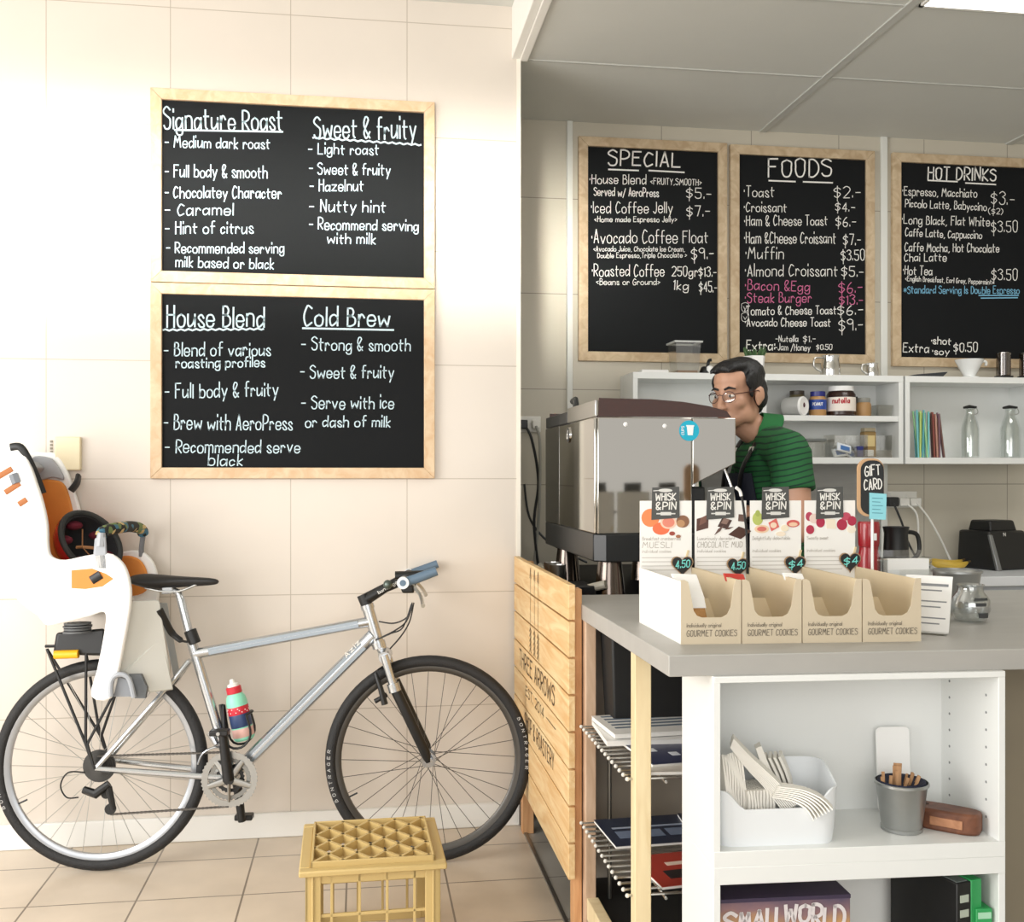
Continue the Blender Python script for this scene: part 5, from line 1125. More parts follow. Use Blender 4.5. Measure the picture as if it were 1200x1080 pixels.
b.prism(rrect(.078, .185, .012, 4), lambda a, z: V((a, 0, z + .0935)), V((0, .006, 0))); o = obj('white_card', b, m_paper, loc=inb(.470, .19, ZS), bevel=.002); tag(o, 'blank white rounded card standing behind the stirrer bucket', 'card')
m_blockw = wood('block_wood', '7a4c34', '5a3626', (5, 5, 5), 5, .5)
Wm = BK @ M4.Translation((.532, .082, ZS)) @ M4.Rotation(R(-42), 4, 'Z')
t = thing('wooden_block', 'carved reddish brown wooden block beside the stirrer bucket', 'wooden block', Wm.translation)
out = [(-.058, -.02), (-.04, -.032), (.03, -.032), (.06, -.02), (.064, 0), (.06, .02), (.03, .03), (-.04, .028), (-.06, .015)]
b = MB(); b.m = Wm; b.prism(smooth_pts([(x, y, 0) for x, y in out], 3, True) and [(p.x, p.y) for p in smooth_pts([(x, y, 0) for x, y in out], 3, True)], lambda x, y: V((x, y, 0)), V((0, 0, .044))); obj('body', b, m_blockw, t, bevel=.006)
b = MB(); b.m = Wm; b.box(-.03, .035, -.034, -.0315, .012, .03); obj('carved_panel', b, wood('block_light', 'b98562', '9c6b4a', (5, 5, 5), 5, .5), t, bevel=.002)
b = MB(); b.m = Wm; b.cyl((-.047, 0, .0435), (-.047, 0, .0446), .008, 14); obj('hole', b, mat('hole_dark', '3a261c', .8), t)
# board games in the lower unit
zl = .031; zt_ = .4905
m_game = bpy.data.materials.new('game_cover'); m_game.use_nodes = True
nn, LL = m_game.node_tree.nodes, m_game.node_tree.links; tc = nn.new('ShaderNodeTexCoord'); mp = nn.new('ShaderNodeMapping'); mp.inputs['Location'].default_value = (-.04, 0, -.05); LL.new(tc.outputs['Object'], mp.inputs[0])
gr = nn.new('ShaderNodeTexNoise'); gr.inputs['Scale'].default_value = 9; gr.inputs['Detail'].default_value = 5; LL.new(mp.outputs[0], gr.inputs['Vector'])
sz = nn.new('ShaderNodeSeparateXYZ'); LL.new(tc.outputs['Object'], sz.inputs[0])
ma = nn.new('ShaderNodeMath'); ma.operation = 'MULTIPLY_ADD'; LL.new(sz.outputs['Z'], ma.inputs[0]); ma.inputs[1].default_value = -9; ma.inputs[2].default_value = 3.75
mb_ = nn.new('ShaderNodeMath'); mb_.operation = 'MULTIPLY_ADD'; LL.new(gr.outputs['Fac'], mb_.inputs[0]); mb_.inputs[1].default_value = .8; LL.new(ma.outputs[0], mb_.inputs[2])
rp = nn.new('ShaderNodeValToRGB'); rp.color_ramp.elements[0].position = .35; rp.color_ramp.elements[0].color = (*lin('4a4560'), 1); rp.color_ramp.elements[1].position = 1.0; rp.color_ramp.elements[1].color = (*lin('d9a85c'), 1); e = rp.color_ramp.elements.new(.66); e.color = (*lin('8f6f72'), 1)
LL.new(mb_.outputs[0], rp.inputs[0]); LL.new(rp.outputs[0], nn['Principled BSDF'].inputs['Base Color']); nn['Principled BSDF'].inputs['Roughness'].default_value = .3
t = thing('board_game_box', 'board game box with silver title lettering in the lower shelf unit', 'board game', inb(.155, .06, zl))
def gb_(x0, x1, y0, y1, z0, z1):
    b = MB(); b.m = BK; return b.box(x0, x1, y0, y1, z0, z1)
obj('box', gb_(.016, .290, .02, .09, zl, .453), m_game, t, bevel=.002)
obj('top_edge', gb_(.0155, .2905, .0195, .0905, .446, .4535), mat('game_edge', '3b3048', .4), t)
b = MB()
tx = 'SMALLWORLD'; ws = [.030, .030, .027, .019, .019, .030, .027, .024, .021, .027]; x = .028
for ch, w_ in zip(tx, ws):
    arc = .012 * math.sin((x - .03) / .25 * math.pi) + (.004 if ch in 'WO' else 0); big = 1.35 if (ch == 'S' or ch == 'D' or ch == 'R') else 1
    write(b, ch, inb(x, .0197, .388 + arc - .004 * (big > 1)), inb(x + w_ * .74, .0197, .388 + arc - .004 * (big > 1)), .032 * big, BK.to_3x3() @ V((0, -1, 0)), .0075, jit=0, upv=UZ); x += w_
obj('title_lettering', b, mat('title_silver', 'dcd5d6', .35), t, smooth=0)
obj('gold_emblem', MB().ball(inb(.15, .021, .365), (.012, .004, .012), 12), mat('emblem_brown', '6a3a26', .5), t)
t = thing('board_game_box', 'black board game box with green spine panels standing in the lower shelf unit', 'board game', inb(.53, .1, zl))
Gm = BK @ M4.Translation((.51, .115, zl)) @ M4.Rotation(R(16), 4, 'Z')
def gg(*a):
    b = MB(); b.m = Gm; return b.box(*a)
obj('box', gg(-.032, .032, -.105, .085, 0, .44), m_blk, t, bevel=.002)
obj('green_lid', gg(.004, .0325, -.1065, .06, .05, .4425), mat('game_green', '2f9d57', .4), t, bevel=.002)
obj('grey_top', gg(-.028, .0, -.1, .08, .4395, .4415), mat('game_grey', '6f7775', .4), t)
b = MB(); b.m = Gm
for k in range(3): b.box(-.024, -.002, -.1062, -.1045, .40 - k * .03, .415 - k * .03)
obj('spine_print', b, mat('spine_pale', 'b9c2b4', .5), t)
t = thing('board_game_box', 'small green game box leaning in the lower shelf unit corner', 'board game', inb(.565, .03, zl))
obj('box', gb_(.553, .588, .012, .05, zl, .415), MATS['game_green'], t, bevel=.002); obj('label', gb_(.557, .585, .0112, .0121, .395, .408), mat('pale_green', 'a9d8b8', .5), t)

# ================================================================== things on and in the wall shelves
ZU = 1.733; Y2 = YS + .09
def px(u, y=Y2): return P(u, 450, Y=y).x
def w2(u0, u1, y=Y2): return abs(px(u1, y) - px(u0, y)) / 2
GLT = glass('tub_plastic', (.90, .90, .88), .3, .15); GLB = glass('bottle_glass', (.95, .97, .96), .35)
m_amberf = mat('amber_liquid', '8a6236', .3)
# top of the shelves
x = px(802, YS + .06); t = thing('plastic_tub', 'square clear plastic tub with amber residue on the shelf top', 'tub', (x, YS + .06, ZU))
r_ = w2(787, 816); b = MB().hexa([(x + a * r_ * .86, YS + .06 + c * r_ * .86, ZU) for a, c in ((-1, -1), (1, -1), (1, 1), (-1, 1))], [(x + a * r_, YS + .06 + c * r_, ZU + .135) for a, c in ((-1, -1), (1, -1), (1, 1), (-1, 1))]); obj('tub', b, GLT, t)
b = MB()
for a0, a1, c0, c1 in ((-1.12, 1.12, -1.12, -1), (-1.12, 1.12, 1, 1.12), (-1.12, -1, -1, 1), (1, 1.12, -1, 1)): b.box(x + a0 * r_, x + a1 * r_, YS + .06 + c0 * r_, YS + .06 + c1 * r_, ZU + .13, ZU + .137)
obj('rim', b, mat('tub_rim', 'c3c5c3', .3), t); obj('residue', boxm(x - r_ * .8, x + r_ * .8, YS + .06 - r_ * .8, YS + .06 + r_ * .8, ZU + .002, ZU + .012), m_amberf, t)
x = px(829, YS + .06); t = thing('shaker', 'small black and white shaker figure on the shelf top', 'shaker', (x, YS + .06, ZU))
obj('base', MB().lathe([(.022, 0), (.024, .01), (.016, .03), (.01, .034)], (x - .012, YS + .06, ZU), n=16), m_blk, t); obj('white_body', MB().ball((x + .006, YS + .045, ZU + .02), (.018, .014, .018), 12), m_paper, t); obj('neck', MB().tube(smooth_pts([(x, YS + .06, ZU + .03), (x + .004, YS + .06, ZU + .05), (x + .006, YS + .055, ZU + .06), (x + .016, YS + .05, ZU + .062)], 3), .007, 8), m_blk, t)
x = px(884, YS + .09); t = thing('potted_plant', 'small green plant in a folded white pot behind the barista head', 'potted plant', (x, YS + .09, ZU))
obj('pot', MB().lathe([(.036, 0), (.046, .05), (.05, .085), (.046, .085), (.04, .05), (.001, .04)], (x, YS + .09, ZU), n=6), m_paper, t, smooth=20)
b = MB(); rnd = random.Random(2)
for k in range(34):
    a = rnd.uniform(0, 6.28); r_ = rnd.uniform(.005, .036); p0 = V((x + r_ * math.cos(a), YS + .09 + r_ * math.sin(a), ZU + .075)); p1 = p0 + V((math.cos(a) * .018, math.sin(a) * .018, rnd.uniform(.03, .055)))
    b.tube([p0, (p0 + p1) / 2 + V((0, 0, .004)), p1], [.004, .005, .001], 5)
obj('leaves', b, mat('leaf_green', '4c6b42', .6), t)
def pitcher(label, u0, u1, h, y=YS + .07):
    x = px((u0 + u1) / 2, y); r_ = w2(u0, u1, y); c = (x, y, ZU); t = thing('milk_pitcher', label, 'milk pitcher', c, 'steel pitchers on the shelf top')
    obj('body', MB().lathe([(r_, 0), (r_ * 1.02, .004), (r_ * .98, h * .5), (r_ * .86, h * .8), (r_ * .95, h), (r_ * .9, h), (r_ * .82, h * .8), (r_ * .9, .006), (.001, .005)], c, n=24), m_chrome, t)
    c = V(c); obj('handle', MB().tube(smooth_pts([c + V((-r_ * .9, -.005, h * .88)), c + V((-r_ * 1.7, -.005, h * .85)), c + V((-r_ * 1.75, -.005, h * .45)), c + V((-r_ * .97, -.005, h * .2))], 4), .004, 8), m_steel2, t)
pitcher('taller steel milk pitcher on the shelf top below the foods menu', 962, 984, .092); pitcher('shorter steel milk pitcher on the shelf top below the foods menu', 1015, 1029, .062)
x = px(1082, YS + .07); t = thing('tray', 'flat dark grey plastic tray lying on the shelf top', 'tray', (x, YS + .07, ZU)); obj('tray', MB().hexa([(x - .06, YS + .01, ZU), (x + .06, YS + .01, ZU), (x + .06, YS + .13, ZU), (x - .06, YS + .13, ZU)], [(x - .075, YS, ZU + .008), (x + .08, YS, ZU + .022), (x + .075, YS + .14, ZU + .024), (x - .065, YS + .14, ZU + .01)]), mat('tray_grey', '3e4144', .5), t, bevel=.004)
m_por = mat('porcelain', 'eef0ef', .2, coat=.4)
x = px(1136, YS + .06); t = thing('coffee_dripper', 'white porcelain cone coffee dripper on the shelf top', 'coffee dripper', (x, YS + .06, ZU)); c = V((x, YS + .06, ZU))
obj('cone', MB().lathe([(.024, .008), (.03, .02), (.06, .078), (.062, .083), (.058, .083), (.027, .022), (.02, .012)], c, n=32), m_por, t); obj('base', MB().lathe([(.001, .0), (.04, .0), (.041, .006), (.026, .010), (.001, .011)], c, n=28), m_por, t)
obj('handle', MB().tube(smooth_pts([c + V((.058, 0, .076)), c + V((.076, 0, .078)), c + V((.082, 0, .068)), c + V((.078, 0, .058))], 4), .006, 8), m_por, t)
for u, lb in ((1176, 'brown tinted coffee press tube on the shelf top beside the dripper'), (1203, 'brown tinted coffee press tube on the shelf top at the picture edge')):
    x = px(u, YS + .06); c = V((x, YS + .06, ZU)); t = thing('coffee_press', lb, 'coffee press', c, 'coffee press tubes')
    obj('chamber', MB().lathe([(.029, .012), (.031, .014), (.031, .115), (.028, .115), (.028, .014)], c, n=24), glass('smoky_plastic', (.45, .36, .26), .3), t)
    obj('flange', MB().prism([(.045 * math.cos(2 * math.pi * k / 6), .045 * math.sin(2 * math.pi * k / 6)) for k in range(6)], lambda a, q_: c + V((a, q_, .006)), (0, 0, .005)), m_blk, t)
    obj('plunger', MB().lathe([(.02, .02), (.02, .10), (.023, .105), (.023, .118), (.001, .119)], c, n=20), m_steel2, t); obj('foot', MB().lathe([(.028, 0), (.03, .005), (.001, .006)], c, n=20), m_blk, t)
o = obj('folded_cloth', boxm(px(748), px(780), YS + .04, YS + .12, ZU, ZU + .016), m_paper, loc=(px(760), YS + .08, ZU), bevel=.005); tag(o, 'folded white cloth on the shelf top above the espresso machine', 'cloth')
# jars on the upper shelf of the middle unit
zj = 1.5575
def jar(name, label, u0, u1, h, m_body, m_lid, lid=.018, y=YS + .07, mlabel=None, lz=(.2, .7), text=None, cat='jar'):
    x = px((u0 + u1) / 2, y); r_ = w2(u0, u1, y); c = (x, y, zj); t = thing(name, label, cat, c, 'jars on the wall shelf')
    obj('jar', MB().lathe([(r_ * .92, 0), (r_, .006), (r_, (h - lid) * .86), (r_ * .84, h - lid)], c, n=28), m_body, t)
    obj('lid', MB().lathe([(r_ * .86, h - lid), (r_ * .88, h - lid + .001), (r_ * .88, h - .001), (r_ * .84, h), (.001, h)], c, n=28), m_lid, t)
    if mlabel:
        lab = obj('label', MB().lathe([(r_ + .0003, h * lz[0]), (r_ + .0012, h * lz[0]), (r_ + .0012, h * lz[1]), (r_ + .0003, h * lz[1])], c, n=28, close=True), mlabel, t)
        if text:
            tx, mt_, zz, cp, wd = text; b = MB(); n_ = len(tx); a0 = -.62
            ws = [max(text_width(c_), 1.2) + 2 for c_ in tx]; Wt = sum(ws); cum = 0
            for k, ch in enumerate(tx):
                a = a0 + 1.24 * (cum + ws[k] / 2) / Wt - .3; cum += ws[k]; hw = r_ * 1.24 * (ws[k] - 2) / Wt / 2; d = -FW * math.cos(a) + RT * math.sin(a); tn = RT * math.cos(a) + FW * math.sin(a); p = V(c) + d * (r_ + .0013) + V((0, 0, h * zz))
                write(b, ch, p - tn * hw, p - tn * hw + tn * max(2 * hw, r_ * 1.24 * 4 / Wt) if text_width(ch) < 2 else p + tn * hw, cp, d, wd, jit=0, upv=(0, 0, 1), lift=.0006)
            obj('label_lettering', b, mt_, lab, smooth=0)
    return t, x, r_, c
jar('jar', 'glass jar with dark lid behind the tipped white tin', 925, 943, .115, mat('olive_jar', '6d6448', .3), mat('dark_lid', '4a4238', .4), y=YS + .13)
x = px(935); t = thing('tin', 'white tin lying on its side showing a round white lid', 'tin', (x, YS + .04, zj)); r_ = .041; ad = (V((.55, -.75, 0))).normalized(); cc_ = V((px(932, YS + .05), YS + .055, zj + r_))
obj('body', MB().lathe([(r_, -.045), (r_, .035), (r_ * .96, .04)], cc_, ad, 28), mat('tin_grey', 'a9a9a6', .35), t); l_ = obj('lid', MB().lathe([(r_ * 1.02, .036), (r_ * 1.03, .042), (r_ * .95, .046), (r_ * .8, .044), (.001, .044)], cc_, ad, 28), m_paper, t); b = MB().ball(cc_ + ad * .0445 + V((0, 0, .004)), (.006, .006, .011), 10); obj('emblem', b, m_maroon, l_)
jar('jar', 'peanut butter jar with royal blue lid and label', 949, 967.5, .108, mat('peanut_butter', 'b38a58', .35), mat('blue_lid', '2a2f7a', .35), .022, mlabel=mat('blue_label', '23489c', .4), lz=(.26, .66), text=('PEANUT', m_paper, .42, .012, .0022))
jar('jar', 'large chocolate spread jar with white lid and red lettering', 970, 1001, .132, mat('choc_spread', '33201a', .25), mat('white_lid', 'f0f0ee', .35), .022, mlabel=mat('spread_label', 'efe6dc', .45), lz=(.16, .62), text=('nutella', mat('spread_red', 'b8202c', .5), .42, .022, .0045))
jar('jar', 'small dark bottle between the spread jar and the spice jar', 1001, 1005, .09, m_blk, m_blk, .012, y=YS + .1)
jar('spice_jar', 'small spice jar of orange powder with grey lid', 1004, 1020, .082, mat('spice_orange', 'a88254', .4), mat('grey_lid', '8f8f88', .4), .02)
x = px(1030); t = thing('clear_tray', 'shallow clear plastic tray at the end of the jar shelf', 'tray', (x, YS + .09, zj)); obj('tray', MB().hexa([(x - .03, YS + .04, zj), (x + .034, YS + .04, zj), (x + .034, YS + .15, zj), (x - .03, YS + .15, zj)], [(x - .034, YS + .035, zj + .05), (x + .038, YS + .035, zj + .05), (x + .038, YS + .155, zj + .05), (x - .034, YS + .155, zj + .05)]), GLT, t)
# lower shelf of the middle unit
zb_ = 1.3755
x0, x1 = px(974, YS + .05), px(1041, YS + .05); t = thing('condiment_bin', 'clear divided plastic bin of sachets on the lower wall shelf', 'bin', ((x0 + x1) / 2, YS + .06, zb_))
for xx in (x0, x0 + (x1 - x0) * .38, x0 + (x1 - x0) * .58, x1): obj('divider', boxm(xx - .0012, xx + .0012, YS + .02, YS + .12, zb_, zb_ + .1), GLT, t)
obj('back_sheet', boxm(x0, x1, YS + .12, YS + .1222, zb_, zb_ + .1), GLT, t); obj('front_sheet', boxm(x0, x1, YS + .018, YS + .0202, zb_, zb_ + .032), GLT, t); obj('base', boxm(x0, x1, YS + .02, YS + .12, zb_, zb_ + .002), GLT, t)
m_sach = mat('sachet_white', 'e3e9f0', .5); m_sblue = mat('sachet_blue', '3f6fae', .5)
for k, (u, v, a, lb) in enumerate(((989, 525, -14, 'flat white and blue sachet tilted on top in the divided bin'), (984, 530, 8, 'white and blue sachet under the tilted one in the divided bin'), (996, 531, -30, 'white and blue sachet lying lowest in the divided bin'))):
    c = P(u, v, Y=YS + .05 + .008 * k); t = thing('sachet', lb, 'sachet', c, 'sachets in the divided bin'); b = MB(); b.m = M4.Translation(c) @ M4.Rotation(R(-a), 4, 'Y') @ M4.Rotation(R(-25), 4, 'X'); b.box(-.034, .034, -.003, .003, -.02, .02); obj('sleeve', b, m_sach, t, bevel=.002)
    b = MB(); b.m = M4.Translation(c) @ M4.Rotation(R(-a), 4, 'Y') @ M4.Rotation(R(-25), 4, 'X'); b.box(-.018, .026, -.0036, -.0029, -.012, .010); obj('print', b, m_sblue, t)
c = P(1007, 528, Y=YS + .05); o = obj('sugar_box', boxm(c.x - .014, c.x + .014, YS + .04, YS + .07, zb_ + .003, zb_ + .05), mat('navy_box', '2c3378', .5), loc=(c.x, YS + .055, zb_), bevel=.002); tag(o, 'small navy box standing in the divided bin', 'box')
c = P(1018, 515, Y=YS + .08); t = thing('spice_tin', 'kraft labelled spice tin with cream lid on the lower wall shelf', 'tin', (c.x, YS + .08, zb_ + .002)); obj('body', boxm(c.x - .03, c.x + .026, YS + .06, YS + .105, zb_ + .003, zb_ + .115), mat('kraft_tin', '9b7f4e', .5), t, bevel=.004); obj('lid', boxm(c.x - .028, c.x + .024, YS + .062, YS + .103, zb_ + .115, zb_ + .132), mat('cream_lid', 'b9ad92', .5), t, bevel=.003); obj('label', boxm(c.x - .02, c.x + .018, YS + .0585, YS + .0605, zb_ + .05, zb_ + .098), mat('tin_label', 'd9c48c', .6), t); obj('label', boxm(c.x - .03, c.x + .012, YS + .0585, YS + .0605, zb_ + .006, zb_ + .034), m_paper, t)
x = px(950); t = thing('clear_box', 'grey lidded clear box beside the barista shoulder', 'box', (x, YS + .08, zb_)); obj('box', boxm(x - .05, x + .045, YS + .04, YS + .14, zb_, zb_ + .07), GLT, t); obj('lid', boxm(x - .055, x + .05, YS + .035, YS + .145, zb_ + .07, zb_ + .082), mat('lid_grey', '6f7371', .5), t, bevel=.003)
# straws
rnd = random.Random(11)
def straws(n, u0, u1, cols, words_, h, grp):
    xa, xb = px(u0, YS + .06), px(u1, YS + .06)
    for k in range(n):
        f = k / (n - 1); x = xa + (xb - xa) * f; y = YS + .05 + .018 * (k % 3); c = cols[k % len(cols)]; ln_ = rnd.uniform(-.02, .02)
        p0 = V((x + ln_ * .4, y, zb_ + .001)); p1 = V((x - ln_ * .6, y + .02, zb_ + h + rnd.uniform(-.008, .006)))
        o = obj('drinking_straw', MB().tube([p0, p1], .0042, 8), mat('straw_' + c[0], c[1], .4), loc=p0); tag(o, f'{c[0]} drinking straw standing in the {words_} bunch', 'straw', f'{c[0]} {grp}')
straws(14, 1075, 1089, (('aqua', '7cc9cf'), ('pale green', '9fd59a'), ('teal', '5fb0bb'), ('lime', 'c5dc7e')), 'blue and green', .21, 'straws of the blue and green bunch')
straws(11, 1094, 1105, (('brick red', '8a4238'), ('brown', '6d4a3f'), ('mauve', '7a5a68'), ('dusty pink', 'b98a78')), 'red and brown', .20, 'straws of the red and brown bunch')
# swing top bottles
for u, y, lb, s in ((1137, YS + .07, 'clear swing-top glass bottle beside the red and brown straws', 1), (1184, YS + .06, 'clear swing-top glass bottle nearest the shelf end', 1.12)):
    x = px(u, y); c = V((x, y, zb_)); t = thing('glass_bottle', lb, 'glass bottle', c, 'glass bottles in the wall shelf')
    obj('bottle', MB().lathe([(.034 * s, .0), (.038 * s, .005), (.038 * s, .13), (.03 * s, .165), (.02 * s, .19), (.019 * s, .215), (.022 * s, .22), (.019 * s, .222), (.016, .215), (.017, .19), (.034 * s, .13), (.034 * s, .008), (.001, .006)], c, n=28), GLB, t)
    cp = obj('stopper', MB().tube([c + V((-.032 * s, 0, .226)), c + V((-.005, 0, .231)), c + V((.03 * s, 0, .228))], [.005, .008, .005], 10), m_blk, t); obj('bail_wire', MB().tube(smooth_pts([c + V((.028 * s, -.003, .226)), c + V((.026 * s, -.018, .205)), c + V((.008, -.026, .195)), c + V((-.02, -.01, .2))], 4), .0018, 6), m_steel2, cp)
# back bench: bananas and blender
m_ban = mat('banana_skin', 'cfae45', .5, var=.25, vscale=18); m_bst = mat('banana_tip', '4a3a22', .7)
bb = P(1118, 664, Z=.90)
for k, (dy, dz, ln_, lb) in enumerate(((0, 0, .17, 'spotted ripe banana at the front of the bunch on the white bench'), (.035, .006, .16, 'spotted ripe banana at the back of the bunch on the white bench'))):
    t = thing('banana', lb, 'banana', (bb.x, bb.y + dy, .882), 'bananas on the white bench'); c = V((bb.x, bb.y + dy, .882 + .018 + dz))
    arc = [c + V((ln_ * (f - .5), .035 * (2 * f - 1) ** 2, .004 + .012 * (2 * f - 1) ** 2)) for f in (0, .12, .3, .5, .7, .88, 1)]
    obj('skin', MB().tube(smooth_pts(arc, 3), [.006, .010, .014, .016, .017, .0175, .018, .0185, .018, .0175, .017, .016, .015, .014, .012, .010, .008, .006, .004], 10), m_ban, t)
    obj('stem', MB().tube([arc[-1], arc[-1] + V((.018, .006, .004))], [.006, .004], 7), m_bst, t); obj('tip', MB().ball(arc[0], .006, 8), m_bst, t)
q0 = P(1162, 668, Z=.882); BM = M4.Translation((q0.x + .02, q0.y - .01, .882)) @ M4.Rotation(R(14), 4, 'Z')
t = thing('blender_base', 'black kitchen blender base with grey trim on the white bench', 'blender', (q0.x + .12, q0.y, .882))
def bm_(): 
    b = MB(); b.m = BM; return b
obj('housing', bm_().hexa([(-.03, -.02, 0), (.19, -.02, 0), (.19, .2, 0), (-.03, .2, 0)], [(-.028, .02, .17), (.188, .02, .17), (.188, .19, .17), (-.028, .19, .17)]), m_blk, t, bevel=.01)
obj('neck', bm_().hexa([(.005, .04, .165), (.165, .04, .165), (.165, .17, .165), (.005, .17, .165)], [(.012, .05, .215), (.155, .05, .215), (.155, .16, .215), (.012, .16, .215)]), m_blk, t, bevel=.008)
obj('side_trim', bm_().hexa([(-.032, -.035, 0), (-.006, -.035, 0), (-.006, -.02, 0), (-.032, -.02, 0)], [(-.032, .012, .155), (-.012, .012, .155), (-.012, .026, .155), (-.032, .026, .155)]), mat('trim_grey', '87898a', .3, metal=.5), t, bevel=.004)
b = bm_()
for k in range(4): 
    z = .04 + k * .03; obj('button', bm_().ball((.02, -.012 + z * .23, z), (.008, .006, .008), 10), MATS['trim_grey'], t)
b = bm_(); write(b, 'N', (.05, .012, .148), (.062, .012, .148), .014, (0, -1, .2), .0025, jit=0); obj('badge_lettering', b, m_chalk, t, smooth=0)

# ================================================================== the barista
PO = V((1.45, 3.46, 0))                       # between the feet
t = thing('person', 'person in green striped polo, glasses and navy apron working at the espresso machine', 'person', PO)
m_skin = mat('skin', 'c4967c', .5, var=.05, vscale=30); m_hair = mat('black_hair', '131316', .45, bump=.5, bscale=160, stretch=(1, 1, .25))
HC = V((1.292, 3.43, 1.577)); fa = R(34)
fv = V((-math.cos(fa), -math.sin(fa), -.10)).normalized(); lv = V((0, 0, 1)).cross(fv).normalized() ; uv = fv.cross(lv).normalized()
# lv: the person's own left; uv: up along the head
HQ = M4(((fv.x, lv.x, uv.x, 0), (fv.y, lv.y, uv.y, 0), (fv.z, lv.z, uv.z, 0), (0, 0, 0, 1))).to_quaternion()
hp = lambda f, l, u: HC + fv * f + lv * l + uv * u
def limb(b, pts, rs, n=14):
    b.tube(smooth_pts(pts, 3), [x for i in range(len(rs) - 1) for x in (rs[i], rs[i] + (rs[i + 1] - rs[i]) / 3, rs[i] + (rs[i + 1] - rs[i]) * 2 / 3)] + [rs[-1]], n); b.ball(pts[0], rs[0] * .98, 12); b.ball(pts[-1], rs[-1] * .98, 12)
def remesh(o, vs, it=4, fac=.5):
    r = o.modifiers.new('one_surface', 'REMESH'); r.mode = 'VOXEL'; r.voxel_size = vs; r.use_smooth_shade = True
    s = o.modifiers.new('relax', 'SMOOTH'); s.iterations = it; s.factor = fac
    return o
SHL, SHR = V((1.40, 3.245, 1.385)), V((1.44, 3.645, 1.385))        # shoulders (left one towards the counter)
ELL, ELR = V((1.405, 3.18, 1.115)), V((1.40, 3.72, 1.12))
WRL, WRR = V((1.335, 3.27, 1.165)), V((1.335, 3.63, 1.165))
NB = V((1.405, 3.45, 1.42))
B = MB()
E = lambda f, l, u, r: B.ball(hp(f, l, u), r, 16, HQ)
E(-.022, 0, .046, (.094, .076, .082)); E(.028, 0, -.022, (.062, .061, .085)); E(.040, 0, -.078, (.048, .046, .036)); E(.020, 0, .05, (.072, .066, .06))
E(.076, 0, -.098, (.018, .022, .015)); E(.074, 0, .024, (.018, .050, .013)); E(.052, .042, -.026, (.030, .022, .024)); E(.052, -.042, -.026, (.030, .022, .024))
E(.086, 0, -.066, (.010, .022, .006)); E(.084, 0, -.076, (.010, .019, .006)); E(.010, .048, -.066, (.045, .016, .035)); E(.010, -.048, -.066, (.045, .016, .035))
B.tube([hp(.084, 0, .012), hp(.100, 0, -.022), hp(.108, 0, -.040)], [.008, .010, .012], 10); E(.106, 0, -.041, (.011, .012, .010)); E(.098, .013, -.043, (.010, .008, .007)); E(.098, -.013, -.043, (.010, .008, .007))
for s in (1, -1):
    E(-.012, s * .077, -.010, (.021, .008, .033)); E(-.026, s * .083, -.002, (.012, .007, .028)); E(-.008, s * .078, -.036, (.009, .006, .010))
limb(B, [hp(-.030, 0, -.035), hp(-.034, 0, -.10), NB + V((.015, 0, .0)), NB + V((.03, 0, -.06))], [.058, .054, .058, .07])
for p, r in (((1.425, 3.45, 1.34), (.105, .17, .10)), ((1.41, 3.45, 1.22), (.11, .165, .14)), ((1.42, 3.455, 1.08), (.10, .15, .14)), ((1.44, 3.46, .95), (.105, .155, .12))): B.ball(p, r, 18)
for SH, EL, WR, s in ((SHL, ELL, WRL, -1), (SHR, ELR, WRR, 1)):
    limb(B, [SH, SH.lerp(EL, .5) + V((.004, s * .008, 0)), EL], [.056, .048, .040]); limb(B, [EL, EL.lerp(WR, .4), WR], [.040, .038, .026])
    # hand closed round a portafilter handle: palm, four unequal fingers, thumb
    hd = V((1.265, 3.30 if s < 0 else 3.66, 1.158)); fwd = (hd + V((0, 0, .03)) - WR).normalized(); sd = fwd.cross(V((0, 0, 1))).normalized() * -s
    dn = fwd.cross(sd).normalized(); dn = dn if dn.z < 0 else -dn
    pc = WR + fwd * .048; q = M4(((fwd.x, sd.x, dn.x, 0), (fwd.y, sd.y, dn.y, 0), (fwd.z, sd.z, dn.z, 0), (0, 0, 0, 1))).to_quaternion()
    B.ball(pc, (.05, .041, .016), 14, q); B.tube([WR, pc], [.026, .024], 10)
    for k, (off, ln_) in enumerate(((-.030, .062), (-.010, .072), (.010, .067), (.029, .052))):
        a = pc + fwd * .040 + sd * off; b_ = a + fwd * ln_ * .42 + dn * .008; c_ = b_ + fwd * ln_ * .12 + dn * ln_ * .36; d_ = c_ - fwd * ln_ * .22 + dn * ln_ * .16
        B.tube([pc + fwd * .01 + sd * off * .8, a, b_, c_, d_], [.010, .0095, .009, .0085, .007], 8); B.ball(d_, .007, 8)
    a = pc - fwd * .012 - sd * .034; b_ = a + fwd * .026 - sd * .012 + dn * .016; c_ = b_ + fwd * .026 + sd * .008 + dn * .018
    B.tube([pc - fwd * .02 - sd * .012, a, b_, c_], [.013, .012, .0105, .008], 8); B.ball(c_, .008, 8)
for s in (-1, 1):
    limb(B, [V((1.455, 3.46 + s * .085, .92)), V((1.445, 3.46 + s * .095, .50)), V((1.465, 3.46 + s * .10, .09))], [.082, .056, .040]); B.ball((1.42, 3.46 + s * .10, .04), (.11, .04, .035), 12)
body = remesh(obj('body', B, m_skin, t), .0062, 3)
